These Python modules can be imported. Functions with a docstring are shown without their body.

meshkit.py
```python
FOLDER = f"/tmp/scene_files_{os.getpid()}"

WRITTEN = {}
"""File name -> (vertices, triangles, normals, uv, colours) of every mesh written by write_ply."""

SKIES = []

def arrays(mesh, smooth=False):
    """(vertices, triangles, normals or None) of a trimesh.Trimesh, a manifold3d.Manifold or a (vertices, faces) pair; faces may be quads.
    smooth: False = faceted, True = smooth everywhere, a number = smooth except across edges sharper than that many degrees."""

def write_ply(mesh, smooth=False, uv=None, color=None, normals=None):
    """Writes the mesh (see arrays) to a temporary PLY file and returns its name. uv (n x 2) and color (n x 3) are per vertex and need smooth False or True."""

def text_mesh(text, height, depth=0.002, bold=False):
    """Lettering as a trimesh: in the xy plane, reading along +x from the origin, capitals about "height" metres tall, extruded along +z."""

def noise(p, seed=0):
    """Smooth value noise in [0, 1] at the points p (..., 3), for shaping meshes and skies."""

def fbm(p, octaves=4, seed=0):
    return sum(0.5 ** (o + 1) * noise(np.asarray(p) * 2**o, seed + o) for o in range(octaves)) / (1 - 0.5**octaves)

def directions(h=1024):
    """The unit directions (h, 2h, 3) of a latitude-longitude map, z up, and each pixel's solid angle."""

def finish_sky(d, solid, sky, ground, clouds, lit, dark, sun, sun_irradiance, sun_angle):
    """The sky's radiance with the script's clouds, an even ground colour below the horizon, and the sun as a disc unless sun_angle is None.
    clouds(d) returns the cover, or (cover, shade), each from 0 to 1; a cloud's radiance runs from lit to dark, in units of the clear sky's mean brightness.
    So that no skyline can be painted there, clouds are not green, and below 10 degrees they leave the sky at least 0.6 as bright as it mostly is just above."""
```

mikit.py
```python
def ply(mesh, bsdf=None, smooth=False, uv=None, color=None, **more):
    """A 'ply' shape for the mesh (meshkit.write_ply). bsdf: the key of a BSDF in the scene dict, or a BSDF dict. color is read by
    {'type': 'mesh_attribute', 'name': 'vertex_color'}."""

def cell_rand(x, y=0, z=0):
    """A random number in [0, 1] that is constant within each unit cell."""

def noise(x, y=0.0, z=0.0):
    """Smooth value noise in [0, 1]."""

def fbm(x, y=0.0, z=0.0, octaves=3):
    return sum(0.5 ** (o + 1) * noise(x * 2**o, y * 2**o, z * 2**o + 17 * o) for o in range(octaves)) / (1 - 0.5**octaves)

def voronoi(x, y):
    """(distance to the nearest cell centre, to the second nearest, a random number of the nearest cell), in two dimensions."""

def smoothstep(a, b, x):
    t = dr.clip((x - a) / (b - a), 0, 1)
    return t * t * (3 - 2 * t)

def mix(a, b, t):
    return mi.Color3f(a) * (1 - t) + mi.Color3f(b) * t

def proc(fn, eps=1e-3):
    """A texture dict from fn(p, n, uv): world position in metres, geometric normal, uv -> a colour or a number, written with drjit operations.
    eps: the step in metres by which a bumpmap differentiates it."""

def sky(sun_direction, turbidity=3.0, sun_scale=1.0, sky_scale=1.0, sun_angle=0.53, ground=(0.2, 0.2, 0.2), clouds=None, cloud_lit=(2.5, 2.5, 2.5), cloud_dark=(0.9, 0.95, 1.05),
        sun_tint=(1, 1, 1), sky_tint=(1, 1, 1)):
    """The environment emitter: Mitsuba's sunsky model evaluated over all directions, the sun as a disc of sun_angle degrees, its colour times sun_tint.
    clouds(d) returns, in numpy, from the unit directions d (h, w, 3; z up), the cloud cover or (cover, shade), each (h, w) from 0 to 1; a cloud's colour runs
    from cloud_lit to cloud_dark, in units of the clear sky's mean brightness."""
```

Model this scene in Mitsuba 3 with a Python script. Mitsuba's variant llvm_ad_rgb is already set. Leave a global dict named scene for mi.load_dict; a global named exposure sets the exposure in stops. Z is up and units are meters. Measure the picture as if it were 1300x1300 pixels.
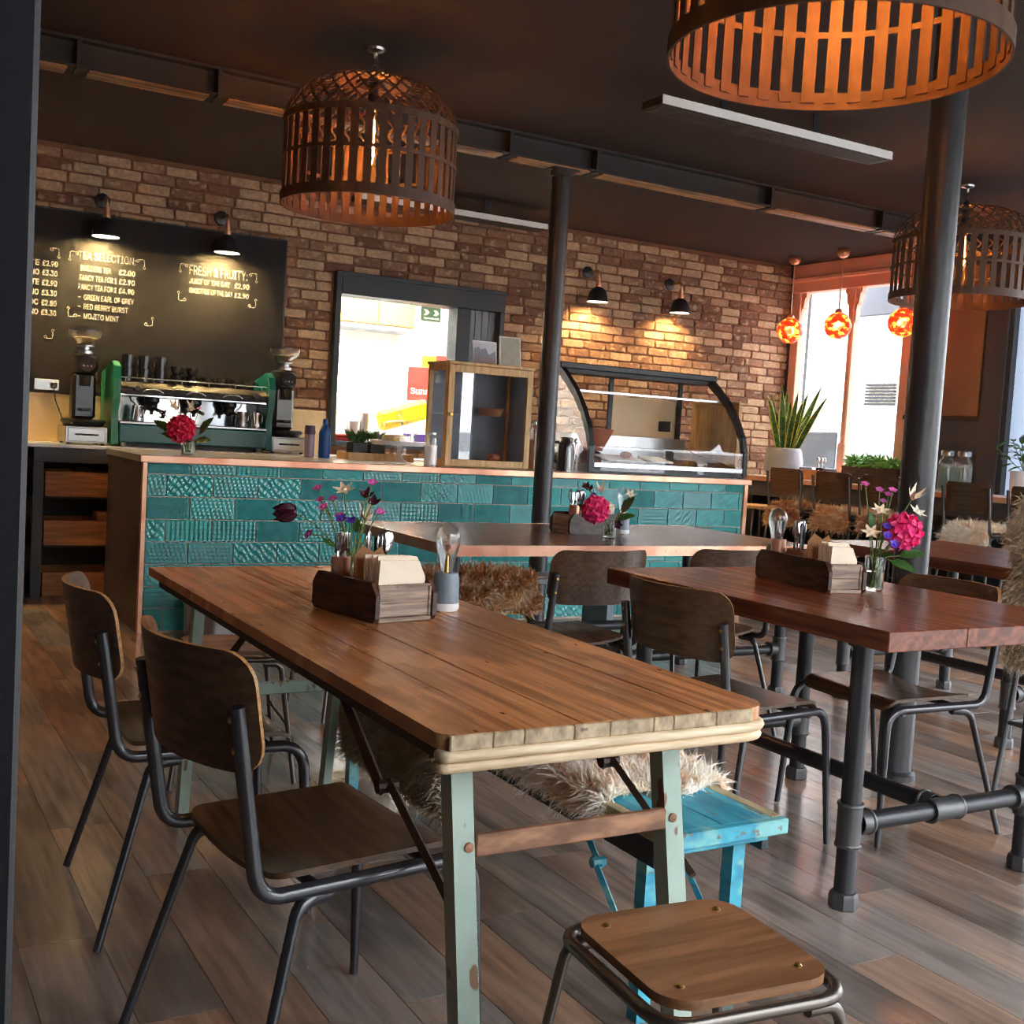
import math, random
import numpy as np, trimesh, drjit as dr, mitsuba as mi
from shapely.geometry import Polygon, Point, box as sbox
from shapely import affinity
import mikit, meshkit
from mikit import proc, noise, fbm, cell_rand, smoothstep, mix

# ---------------------------------------------------------------- camera, sky, exposure
scene, labels = {}, {}
rad = math.radians
exposure = 5.6
YAW, PITCH, ROLL, EYE, FOCAL = rad(30.22), rad(3.878), rad(-3.402), 1.25, 1450.0
_f = np.array([math.sin(YAW) * math.cos(PITCH), math.cos(YAW) * math.cos(PITCH), -math.sin(PITCH)])
_r = np.array([math.cos(YAW), -math.sin(YAW), 0.0])
_d = np.cross(_f, _r)
_r2 = math.cos(ROLL) * _r + math.sin(ROLL) * _d
_d2 = -math.sin(ROLL) * _r + math.cos(ROLL) * _d
CAM = np.eye(4)
CAM[:3, 0], CAM[:3, 1], CAM[:3, 2], CAM[:3, 3] = -_r2, -_d2, _f, (0, 0, EYE)
scene['camera'] = {'type': 'perspective', 'fov': 2 * math.degrees(math.atan(650 / FOCAL)), 'fov_axis': 'x',
                   'to_world': mi.ScalarTransform4f(CAM), 'near_clip': 0.05, 'far_clip': 200.0}
def clouds(d):
    return 0.75 + 0.25 * meshkit.fbm(d * np.array([3.0, 3.0, 6.0]), 4, 5), 0.35 * meshkit.fbm(d * 4.0, 3, 9)
scene['sky'] = mikit.sky((0.5, -0.4, 0.75), turbidity=4.0, sun_scale=0.0, sky_scale=1.0, ground=(0.25, 0.25, 0.25), clouds=clouds,
                         cloud_lit=(1.5, 1.55, 1.6), cloud_dark=(1.0, 1.05, 1.12))
KITCHEN_LAMP = 1.1      # radiance of the kitchen's two ceiling panels
FILAMENT = 17.0         # radiance of the pendants' filaments
SPOT_BULB = 52.0        # radiance of the wall lamps' bulbs

# ---------------------------------------------------------------- helpers
def M4(x=0, y=0, z=0, rz=0, s=1.0, rx=0, ry=0):
    m = np.eye(4)
    cx, sx, cy, sy, cz, sz = math.cos(rad(rx)), math.sin(rad(rx)), math.cos(rad(ry)), math.sin(rad(ry)), math.cos(rad(rz)), math.sin(rad(rz))
    R = np.array([[cz, -sz, 0], [sz, cz, 0], [0, 0, 1]]) @ np.array([[cy, 0, sy], [0, 1, 0], [-sy, 0, cy]]) @ np.array([[1, 0, 0], [0, cx, -sx], [0, sx, cx]])
    m[:3, :3] = R * np.asarray(s) if np.ndim(s) == 0 else R @ np.diag(s)
    m[:3, 3] = x, y, z
    return m
def cat(*ms):
    return trimesh.util.concatenate([m for m in ms])
def hull(pts):
    return trimesh.convex.convex_hull(np.asarray(pts, float))
def B(x0, x1, y0, y1, z0, z1, c=0.0):
    """box, edges chamfered by c"""
    if c <= 0:
        return trimesh.creation.box(bounds=[[x0, y0, z0], [x1, y1, z1]])
    pts = []
    for x, a in ((x0, c), (x1, -c)):
        for y, b in ((y0, c), (y1, -c)):
            for z, e in ((z0, c), (z1, -c)):
                pts += [(x + a, y + b, z), (x + a, y, z + e), (x, y + b, z + e)]
    return hull(pts)
def BC(cx, cy, cz, sx, sy, sz, c=0.0):
    return B(cx - sx / 2, cx + sx / 2, cy - sy / 2, cy + sy / 2, cz - sz / 2, cz + sz / 2, c)
def fillet(pts, r, n=5):
    """polyline with its corners rounded by radius r (one number or one per corner)"""
    pts = [np.asarray(p, float) for p in pts]
    rs = [r] * len(pts) if np.ndim(r) == 0 else list(r)
    out = [pts[0]]
    for i in range(1, len(pts) - 1):
        a, b, c = pts[i - 1], pts[i], pts[i + 1]
        u, v = a - b, c - b
        lu, lv = np.linalg.norm(u), np.linalg.norm(v)
        u, v = u / lu, v / lv
        ang = math.acos(max(-1, min(1, float(u @ v))))
        if ang > 3.1 or rs[i] <= 0:
            out.append(b); continue
        d = min(rs[i] / math.tan(ang / 2), 0.48 * lu, 0.48 * lv)
        p, q = b + u * d, b + v * d
        for t in np.linspace(0, 1, n):
            out.append((1 - t) ** 2 * p + 2 * t * (1 - t) * b + t * t * q)
    out.append(pts[-1])
    return np.array(out)
def tube(pts, r, n=10, caps=True, closed=False):
    """round tube along a polyline; r one number or one per point"""
    p = np.asarray(pts, float)
    k = len(p)
    r = np.broadcast_to(np.asarray(r, float), (k,))
    if closed:
        t = np.roll(p, -1, 0) - np.roll(p, 1, 0)
    else:
        t = np.gradient(p, axis=0)
    t /= np.linalg.norm(t, axis=1, keepdims=True) + 1e-12
    a = np.cross(t[0], [0, 0, 1.0] if abs(t[0][2]) < 0.9 else [1.0, 0, 0])
    a /= np.linalg.norm(a)
    ang = np.arange(n) * 2 * math.pi / n
    V = []
    for i in range(k):
        a = a - t[i] * (a @ t[i]); a /= np.linalg.norm(a) + 1e-12
        b = np.cross(t[i], a)
        V.append(p[i] + r[i] * (np.cos(ang)[:, None] * a + np.sin(ang)[:, None] * b))
    V = np.vstack(V)
    F = []
    for i in range(k if closed else k - 1):
        i2 = (i + 1) % k
        for j in range(n):
            j2 = (j + 1) % n
            F += [(i * n + j, i * n + j2, i2 * n + j2), (i * n + j, i2 * n + j2, i2 * n + j)]
    if caps and not closed:
        for base, c, flip in ((0, p[0], True), ((k - 1) * n, p[-1], False)):
            V = np.vstack([V, c]); ci = len(V) - 1
            for j in range(n):
                j2 = (j + 1) % n
                F.append((base + j2, base + j, ci) if flip else (base + j, base + j2, ci))
    return trimesh.Trimesh(V, np.array(F), process=False)
def ribbon(pts, nrm, w, t):
    """flat strip along a polyline lying on a surface with the given normals"""
    p, nv = np.asarray(pts, float), np.asarray(nrm, float)
    tg = np.gradient(p, axis=0); tg /= np.linalg.norm(tg, axis=1, keepdims=True)
    s = np.cross(tg, nv); s /= np.linalg.norm(s, axis=1, keepdims=True)
    V = np.concatenate([p - s * w / 2 - nv * t / 2, p + s * w / 2 - nv * t / 2, p + s * w / 2 + nv * t / 2, p - s * w / 2 + nv * t / 2])
    k, F = len(p), []
    for i in range(k - 1):
        for j in range(4):
            a, b = j * k + i, ((j + 1) % 4) * k + i
            F += [(a, b, b + 1), (a, b + 1, a + 1)]
    m = trimesh.Trimesh(V, np.array(F), process=False)
    m.fix_normals()
    return m
def cyl(a, b, r, n=16, r2=None):
    return tube([a, b], [r, r if r2 is None else r2], n)
def lathe(prof, n=24, a0=0.0, a1=2 * math.pi):
    """profile of (radius, z), turned about z"""
    prof = np.asarray(prof, float)
    full = abs(a1 - a0 - 2 * math.pi) < 1e-6
    ang = a0 + (a1 - a0) * np.arange(n if full else n + 1) / n
    m, k = len(ang), len(prof)
    V = np.stack([np.outer(np.cos(ang), prof[:, 0]), np.outer(np.sin(ang), prof[:, 0]), np.broadcast_to(prof[:, 1], (m, k))], -1).reshape(-1, 3)
    F = []
    for i in range(m if full else m - 1):
        i2 = (i + 1) % m
        for j in range(k - 1):
            q = (i * k + j, i2 * k + j, i2 * k + j + 1, i * k + j + 1)
            if prof[j, 0] > 1e-9: F.append((q[0], q[1], q[2]))
            if prof[j + 1, 0] > 1e-9: F.append((q[0], q[2], q[3]))
            if prof[j, 0] <= 1e-9 and prof[j + 1, 0] > 1e-9 and False: pass
    m_ = trimesh.Trimesh(V, np.array(F), process=False)
    m_.merge_vertices()
    return m_
def extr(poly, h, z0=0.0):
    m = trimesh.creation.extrude_polygon(poly, h, engine='earcut')
    m.apply_translation([0, 0, z0])
    return m
def rrect(w, h, r):
    return sbox(-w / 2 + r, -h / 2 + r, w / 2 - r, h / 2 - r).buffer(r, quad_segs=5)
def bent(poly, t, fn, size):
    """a plate of outline poly and thickness t, refined to size, then moved by fn(vertices)"""
    m = extr(poly, t)
    v, f = trimesh.remesh.subdivide_to_size(m.vertices, m.faces, size, max_iter=12)
    m = trimesh.Trimesh(v, f, process=True)
    m.vertices = fn(np.array(m.vertices))
    return m
def shell(prof, t, n=28):
    """a closed glass wall of thickness t turned from an outer profile (bottom to top)"""
    o = [np.array(q, float) for q in prof]
    i = [np.array([max(q[0] - t, 0), q[1]]) for q in o]
    m = lathe(o + i[::-1], n)
    m.merge_vertices()
    if m.volume < 0: m.invert()
    return m
def bent2(poly, t, fn, size):
    """as bent(), in two meshes: the faces and the cut edge of the plywood"""
    m = extr(poly, t)
    v, f = trimesh.remesh.subdivide_to_size(m.vertices, m.faces, size, max_iter=12)
    m = trimesh.Trimesh(v, f, process=True)
    side = np.abs(m.face_normals[:, 2]) < 0.5
    m.vertices = fn(np.array(m.vertices))
    return m.submesh([np.nonzero(~side)[0]], append=True), m.submesh([np.nonzero(side)[0]], append=True)
def xf(m, T):
    m = m.copy(); m.apply_transform(T); return m
def torus(R, r, n=24, k=8):
    a = np.arange(n) * 2 * math.pi / n
    return tube(np.stack([R * np.cos(a), R * np.sin(a), 0 * a], 1), r, k, closed=True)
def sph(c, r, sub=2):
    m = trimesh.creation.icosphere(subdivisions=sub, radius=1.0)
    m.vertices = m.vertices * np.asarray(r) + np.asarray(c)
    return m
def P(mesh, mat, smooth=35, **k):
    return mikit.ply(mesh, mat, smooth, **k)
def num(k):
    if k not in TAKEN:
        TAKEN.add(k); return k
    i = 1
    while f'{k}_{i:03d}' in TAKEN: i += 1
    TAKEN.add(f'{k}_{i:03d}')
    return f'{k}_{i:03d}'
TAKEN = set()
def put(key, ply, M=None):
    key = num(key)
    scene[key] = dict(ply) if M is None else {**ply, 'to_world': mi.ScalarTransform4f(M)}
    return key
def struct(name, mesh, mat, smooth=False):
    k = put(name, P(mesh, mat, smooth))
    labels[k] = {'kind': 'structure'}
    return k
def thing(name, label, category, parts, M=None, group=None):
    """a thing with its parts: (part name, ply dict[, label[, kind]]); '' is the thing's own mesh"""
    key = num(name)
    labels[key] = {'label': label, 'category': category}
    if group: labels[key]['group'] = group
    for p in parts:
        if p[0] == '':
            scene[key] = dict(p[1]) if M is None else {**p[1], 'to_world': mi.ScalarTransform4f(M)}
        else:
            k = put(key + '__' + p[0], p[1], M)
            if len(p) > 2 and p[2]: labels[k] = {'label': p[2]}
            if len(p) > 3: labels.setdefault(k, {})['kind'] = p[3]
    return key
def part(key, ply, M=None, label=None, kind=None):
    k = put(key, ply, M)
    if label: labels[k] = {'label': label}
    if kind: labels.setdefault(k, {})['kind'] = kind
    return k

# ---------------------------------------------------------------- materials
def rgb(*c):
    """sRGB 0-255 to linear"""
    c = np.array(c, float) / 255
    return [float(v) for v in np.where(c <= 0.04045, c / 12.92, ((c + 0.055) / 1.055) ** 2.4)]
def mat(name, color, rough=0.5, metal=0.0, spec=0.5, bump=None, bscale=1.0, beps=1e-3, two=True, **k):
    b = {'type': 'principled', 'base_color': {'type': 'rgb', 'value': color} if isinstance(color, (list, tuple)) else color,
         'roughness': rough, 'metallic': metal, 'specular': spec, **k}
    if bump is not None:
        b = {'type': 'bumpmap', 'arbitrary': proc(bump, beps), 'scale': bscale, 'bsdf': b}
    if two: b = {'type': 'twosided', 'bsdf': b}
    scene[name] = b
    return name

PLANK_W, PLANK_L = 0.178, 1.22
def plank_off(c):     # the same stagger for the planks' geometry and colour
    return (c * 0.37) % 1.0 * PLANK_L
def floor_col(p, n, uv):
    c = dr.floor(p.x / PLANK_W)
    o = c * 0.37
    o = (o - dr.floor(o)) * PLANK_L
    r = dr.floor((p.y + o) / PLANK_L)
    a, b = cell_rand(c, r, 3), cell_rand(c, r, 7)
    g = fbm(p.x * 70 + a * 50, p.y * 4.5 + b * 30, 1.0, 3)
    k = fbm(p.x * 9 + a * 9, p.y * 2.2, 4.0, 3)
    base = mix(mix(rgb(142, 133, 126), rgb(158, 122, 96), smoothstep(0.3, 0.9, a)), rgb(110, 100, 92), smoothstep(0.45, 0.95, b) * 0.8)
    col = mix(base, rgb(168, 144, 124), smoothstep(0.52, 0.75, k) * 0.5)
    col = mix(col, rgb(78, 64, 56), smoothstep(0.5, 0.28, k) * 0.5)
    return col * (0.7 + 0.6 * g)
mat('mat_floor', proc(floor_col), 0.21, spec=1.0, bump=lambda p, n, uv: fbm(p.x * 120, p.y * 9, 0.0, 2), bscale=0.0003)
mat('mat_joint', rgb(40, 33, 29), 0.8)
def wood(light, dark, fx, fy, fz, k=2.0, scr=None):
    """wood with its grain along the axis of the smallest frequency"""
    light, dark = rgb(*light), rgb(*dark)
    def fn(p, n, uv):
        w = fbm(p.x * fx * 0.13 + 3, p.y * fy * 0.13, p.z * fz * 0.13, 2) * k
        g = fbm(p.x * fx + w, p.y * fy + w * 0.2, p.z * fz + w, 3)
        f = fbm(p.x * fx * 4, p.y * fy * 3, p.z * fz * 4, 2)
        c = mix(dark, light, smoothstep(0.15, 0.85, g)) * (0.86 + 0.28 * f)
        if scr is not None:
            s = fbm(p.x * 30, p.y * 12, p.z * 40, 3)
            c = mix(c, rgb(*scr), smoothstep(0.7, 0.8, s) * 0.7)
        return c
    return proc(fn)
def old_top(p, n, uv):
    w = fbm(p.x * 6, p.y * 0.9, 2.0, 2) * 2
    g = fbm(p.x * 60 + w, p.y * 2.6 + w * 0.2, 5.0, 3)
    k = fbm(p.x * 4.5, p.y * 2.0, 8.0, 3)
    c = mix(rgb(150, 96, 52), rgb(202, 142, 88), smoothstep(0.15, 0.85, g))
    c = mix(c, rgb(124, 80, 46), smoothstep(0.56, 0.34, k) * 0.6)
    c = mix(c, rgb(196, 146, 98), smoothstep(0.52, 0.7, fbm(p.x * 12, p.y * 5, 4.0, 4)) * 0.5)   # rubbed patches
    s = fbm(p.x * 150 + 4 * fbm(p.x * 5, p.y * 5, 7.0, 2), p.y * 9, 1.0, 3)
    c = mix(c, rgb(206, 164, 120), smoothstep(0.70, 0.82, s) * 0.5)      # pale scratches
    h, _, hr = mikit.voronoi(p.x * 7, p.y * 3.2)
    return mix(c, rgb(45, 26, 14), smoothstep(0.035, 0.015, h) * smoothstep(0.45, 0.5, hr))   # nail holes
mat('mat_old_top', proc(old_top), 0.3, spec=0.6, bump=lambda p, n, uv: fbm(p.x * 130, p.y * 7, 0.0, 3), bscale=0.0009)
mat('mat_old_edge', wood((198, 176, 142), (138, 116, 88), 60, 60, 30, 2, (70, 55, 42)), 0.6)
mat('mat_old_moulding', wood((232, 212, 178), (190, 162, 122), 8, 60, 60, 1.0), 0.5)
mat('mat_red_top', wood((132, 74, 50), (82, 40, 27), 60, 3, 60, 6), 0.26, spec=0.55, bump=lambda p, n, uv: fbm(p.x * 90, p.y * 5, 0.0, 2), bscale=0.0006)
mat('mat_dark_top', wood((92, 66, 52), (62, 42, 33), 3, 50, 50), 0.22, spec=0.6)
mat('mat_ply', wood((92, 66, 44), (66, 46, 31), 70, 4, 70, 1.2), 0.3, spec=0.5)
mat('mat_ply_edge', wood((178, 132, 82), (132, 92, 54), 20, 20, 160, 1.0), 0.4)
mat('mat_ply_dark', wood((66, 45, 30), (40, 27, 18), 5, 60, 60), 0.4)
mat('mat_stool_top', wood((146, 104, 70), (112, 76, 48), 4, 60, 60, 1.0), 0.38)
mat('mat_pine', wood((226, 188, 130), (196, 152, 96), 60, 60, 5, 1.0), 0.5)
mat('mat_crate', wood((190, 126, 70), (152, 94, 48), 5, 40, 60, 1.0), 0.5)
mat('mat_caddy', wood((78, 50, 35), (46, 29, 20), 40, 12, 60), 0.5)
mat('mat_caddy_pale', wood((172, 148, 128), (110, 90, 76), 10, 10, 70, 4, (74, 58, 48)), 0.6)
mat('mat_black', rgb(28, 28, 30), 0.42)
mat('mat_frame', rgb(38, 39, 43), 0.22, spec=0.9)
mat('mat_pipe', rgb(44, 45, 48), 0.34, metal=0.35, spec=0.7)
mat('mat_fitting', rgb(92, 92, 92), 0.4, metal=0.7)
mat('mat_column', rgb(46, 45, 46), 0.38, spec=0.6, bump=lambda p, n, uv: fbm(p.x * 40, p.y * 40, p.z * 12, 3), bscale=0.002)
mat('mat_ceiling', rgb(56, 46, 42), 0.9, spec=0.2)
mat('mat_beam', rgb(40, 36, 34), 0.45, spec=0.5)
mat('mat_flange', proc(lambda p, n, uv: mix(rgb(150, 112, 78), rgb(96, 70, 50), smoothstep(0.35, 0.7, fbm(p.x * 3, p.y * 40, p.z * 10, 3)))), 0.5)
mat('mat_gunmetal', rgb(112, 106, 100), 0.28, metal=0.9)
mat('mat_steel', rgb(190, 190, 190), 0.28, metal=1.0)
mat('mat_chrome', rgb(225, 225, 225), 0.08, metal=1.0)
mat('mat_copper', proc(lambda p, n, uv: mix(rgb(242, 192, 160), rgb(216, 150, 120), smoothstep(0.35, 0.75, fbm(p.x * 6, p.y * 6, p.z * 6, 3)))), 0.36, metal=0.7)
mat('mat_brass', rgb(205, 170, 105), 0.25, metal=1.0)
mat('mat_worktop', rgb(168, 160, 152), 0.22, spec=0.6)
mat('mat_white', rgb(235, 235, 232), 0.55)
mat('mat_slate', rgb(40, 49, 56), 0.45)
mat('mat_door', rgb(26, 27, 31), 0.5)
mat('mat_grey_paint', rgb(62, 64, 68), 0.5)
mat('mat_pale_wall', rgb(176, 188, 206), 0.7)
mat('mat_tan_panel', proc(lambda p, n, uv: mix(rgb(150, 112, 80), rgb(132, 96, 68), fbm(p.x * 3, p.y * 3, p.z * 3, 3))), 0.7)
mat('mat_salmon', rgb(232, 172, 146), 0.45)
mat('mat_cream', rgb(232, 205, 160), 0.5)
mat('mat_board', rgb(24, 22, 21), 0.6, spec=0.3)
mat('mat_chalk', rgb(232, 226, 212), 0.9)
mat('mat_counter_dark', rgb(58, 44, 36), 0.55)
mat('mat_teal_paint', rgb(18, 92, 92), 0.3, spec=0.6)
mat('mat_green_paint', rgb(40, 130, 96), 0.3, spec=0.6)
def turq(p, n, uv):
    w = fbm(p.x * 14, p.y * 4, p.z * 14, 4)
    s = fbm(p.x * 60, p.y * 14, p.z * 60, 3)
    c = mix(rgb(72, 176, 196), rgb(48, 140, 165), smoothstep(0.3, 0.7, fbm(p.x * 20, p.y * 3, p.z * 20, 3)))
    c = mix(c, rgb(142, 196, 186), smoothstep(0.52, 0.66, w) * 0.7)
    return mix(c, rgb(122, 106, 82), smoothstep(0.7, 0.76, s) * 0.8)
mat('mat_turquoise', proc(turq), 0.5)
mat('mat_pale_strip', wood((190, 178, 142), (140, 126, 92), 40, 5, 40), 0.6)
def sage(p, n, uv):
    s = fbm(p.x * 40, p.y * 40, p.z * 16, 3)
    c = mix(rgb(172, 190, 174), rgb(128, 146, 134), fbm(p.x * 8, p.y * 8, p.z * 5, 3))
    return mix(c, rgb(120, 88, 60), smoothstep(0.64, 0.72, s))
mat('mat_sage_iron', proc(sage), 0.5, metal=0.1)
mat('mat_rust', proc(lambda p, n, uv: mix(rgb(168, 122, 90), rgb(112, 76, 54), smoothstep(0.3, 0.7, fbm(p.x * 14, p.y * 14, p.z * 30, 4)))), 0.6)
mat('mat_dark_iron', rgb(66, 52, 44), 0.5, metal=0.3)

# bricks: running bond in world coordinates, so that colour and geometry agree
BRICK_L, BRICK_H, WALL_Y = 0.232, 0.0755, 8.48
def brick_col(p, n, uv):
    r = dr.floor(p.z / BRICK_H)
    o = cell_rand(r, 5, 2) * BRICK_L
    c = dr.floor((p.x + o) / BRICK_L)
    a, b = cell_rand(c, r, 11), cell_rand(c, r, 12)
    k = fbm(p.x * 22, p.z * 30, a * 40, 3)
    col = mix(rgb(134, 102, 82), rgb(156, 122, 98), b)
    col = mix(col, rgb(186, 156, 126), smoothstep(0.56, 0.66, a))
    col = mix(col, rgb(120, 86, 68), smoothstep(0.3, 0.12, a))
    col = mix(col, rgb(206, 182, 152), smoothstep(0.56, 0.74, k) * 0.5)
    return col * (0.7 + 0.55 * fbm(p.x * 60, p.z * 60, 3.0, 2))
mat('mat_brick', proc(brick_col), 0.85, spec=0.2, bump=lambda p, n, uv: fbm(p.x * 70, p.z * 70, p.y * 70, 3), bscale=0.006)
mat('mat_mortar', proc(lambda p, n, uv: mix(rgb(136, 100, 78), rgb(112, 80, 62), fbm(p.x * 12, p.z * 12, p.y * 12, 4))), 0.9, spec=0.1)

# embossed teal tiles
TILE_W, TILE_H, TILE_X, COUNTER_Y = 0.265, 0.1285, 1.556, 6.573
def tile_uv(p):
    r = dr.floor((p.z - 0.0105) / TILE_H)
    o = (r - 2 * dr.floor(r / 2)) * 0.5
    x = (p.x - TILE_X) / TILE_W + o
    c = dr.floor(x)
    return x - c, (p.z - 0.0105) / TILE_H - r, cell_rand(c, r, 21), cell_rand(c, r, 22)
def emboss(p, n, uv):
    u, v, a, b = tile_uv(p)
    X, Y = u * 2.0 * math.pi, v * math.pi
    w1 = dr.sin(X * 6) * dr.sin(Y * 5.0 + dr.sin(X * 3) * 1.2)
    w2 = dr.sin((X + Y) * 5) * dr.sin((X - Y) * 5)
    w3 = dr.abs(dr.sin(Y * 6)) * (0.5 + 0.5 * dr.sin(X * 10 + dr.floor(v * 6) * 1.6))
    q = dr.sqrt(dr.square((u * 4 - dr.floor(u * 4) - 0.5)) + dr.square((v * 2 - dr.floor(v * 2) - 0.5)))
    w4 = dr.sin(q * 26)
    h = dr.select(a < 0.28, w1, dr.select(a < 0.52, w2, dr.select(a < 0.76, w3, w4)))
    rim = smoothstep(0.0, 0.06, u) * smoothstep(1.0, 0.94, u) * smoothstep(0.0, 0.1, v) * smoothstep(1.0, 0.9, v)
    return h * rim * (0.55 + 0.45 * b) + 0.4 * fbm(p.x * 25, p.z * 25, 0.0, 2)
def tile_col(p, n, uv):
    u, v, a, b = tile_uv(p)
    return mix(rgb(18, 128, 130), rgb(40, 158, 156), smoothstep(0.2, 0.8, 0.6 * b + 0.5 * fbm(p.x * 18, p.z * 18, 0.0, 3) - 0.05))
mat('mat_tile', proc(tile_col), 0.09, spec=1.0, bump=emboss, bscale=0.005, beps=8e-4, clearcoat=1.0, clearcoat_gloss=0.95)
mat('mat_grout', rgb(186, 176, 166), 0.9)

# glass, plants, food and small things
scene['mat_clear_glass'] = {'type': 'dielectric', 'int_ior': 1.5}
scene['mat_pane'] = {'type': 'thindielectric', 'int_ior': 1.5}
scene['mat_glass'] = {'type': 'thindielectric', 'int_ior': 1.65}
scene['mat_frosted'] = {'type': 'principledthin', 'base_color': {'type': 'rgb', 'value': [0.20, 0.235, 0.29]}, 'roughness': 0.5, 'diff_trans': 1.5, 'spec_trans': 0.0, 'eta': 1.3}
mat('mat_leaf', proc(lambda p, n, uv: mix(rgb(40, 84, 40), rgb(74, 122, 58), fbm(p.x * 30, p.y * 30, p.z * 18, 3))), 0.4)
mat('mat_fern', rgb(120, 178, 78), 0.5)
mat('mat_stem', rgb(104, 132, 66), 0.5)
mat('mat_pink', proc(lambda p, n, uv: mix(rgb(226, 30, 112), rgb(248, 92, 160), fbm(p.x * 60, p.y * 60, p.z * 60, 2))), 0.5)
mat('mat_crimson', proc(lambda p, n, uv: mix(rgb(190, 14, 64), rgb(226, 50, 96), fbm(p.x * 60, p.y * 60, p.z * 60, 2))), 0.5)
mat('mat_lilac', rgb(214, 110, 190), 0.5)
mat('mat_violet', rgb(92, 60, 190), 0.5)
mat('mat_plum', rgb(62, 18, 40), 0.4)
mat('mat_petal_white', rgb(242, 232, 206), 0.5)
mat('mat_paper', rgb(238, 222, 196), 0.7)
mat('mat_kraft', rgb(150, 104, 66), 0.8)
mat('mat_grey_plastic', rgb(122, 134, 144), 0.4)
mat('mat_terracotta', rgb(168, 104, 76), 0.6)
mat('mat_red', rgb(206, 66, 56), 0.5)
mat('mat_yellow', rgb(236, 206, 40), 0.5)
mat('mat_blue', rgb(30, 84, 160), 0.35)
mat('mat_purple', rgb(96, 70, 170), 0.5)
mat('mat_dark_plum', rgb(84, 62, 86), 0.4)
mat('mat_bamboo', proc(lambda p, n, uv: mix(rgb(92, 60, 36), rgb(66, 44, 29), fbm(p.x * 30, p.y * 30, p.z * 6, 3))), 0.55)
mat('mat_bamboo_dark', rgb(52, 40, 32), 0.55)
def snake(p, n, uv):
    s = smoothstep(0.32, 0.4, dr.abs(uv.x - 0.5))
    b = fbm(uv.x * 3, uv.y * 26, 1.0, 2)
    return mix(mix(rgb(48, 92, 52), rgb(88, 128, 70), smoothstep(0.45, 0.6, b)), rgb(216, 206, 110), s)
mat('mat_snake_leaf', proc(snake), 0.4)
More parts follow.
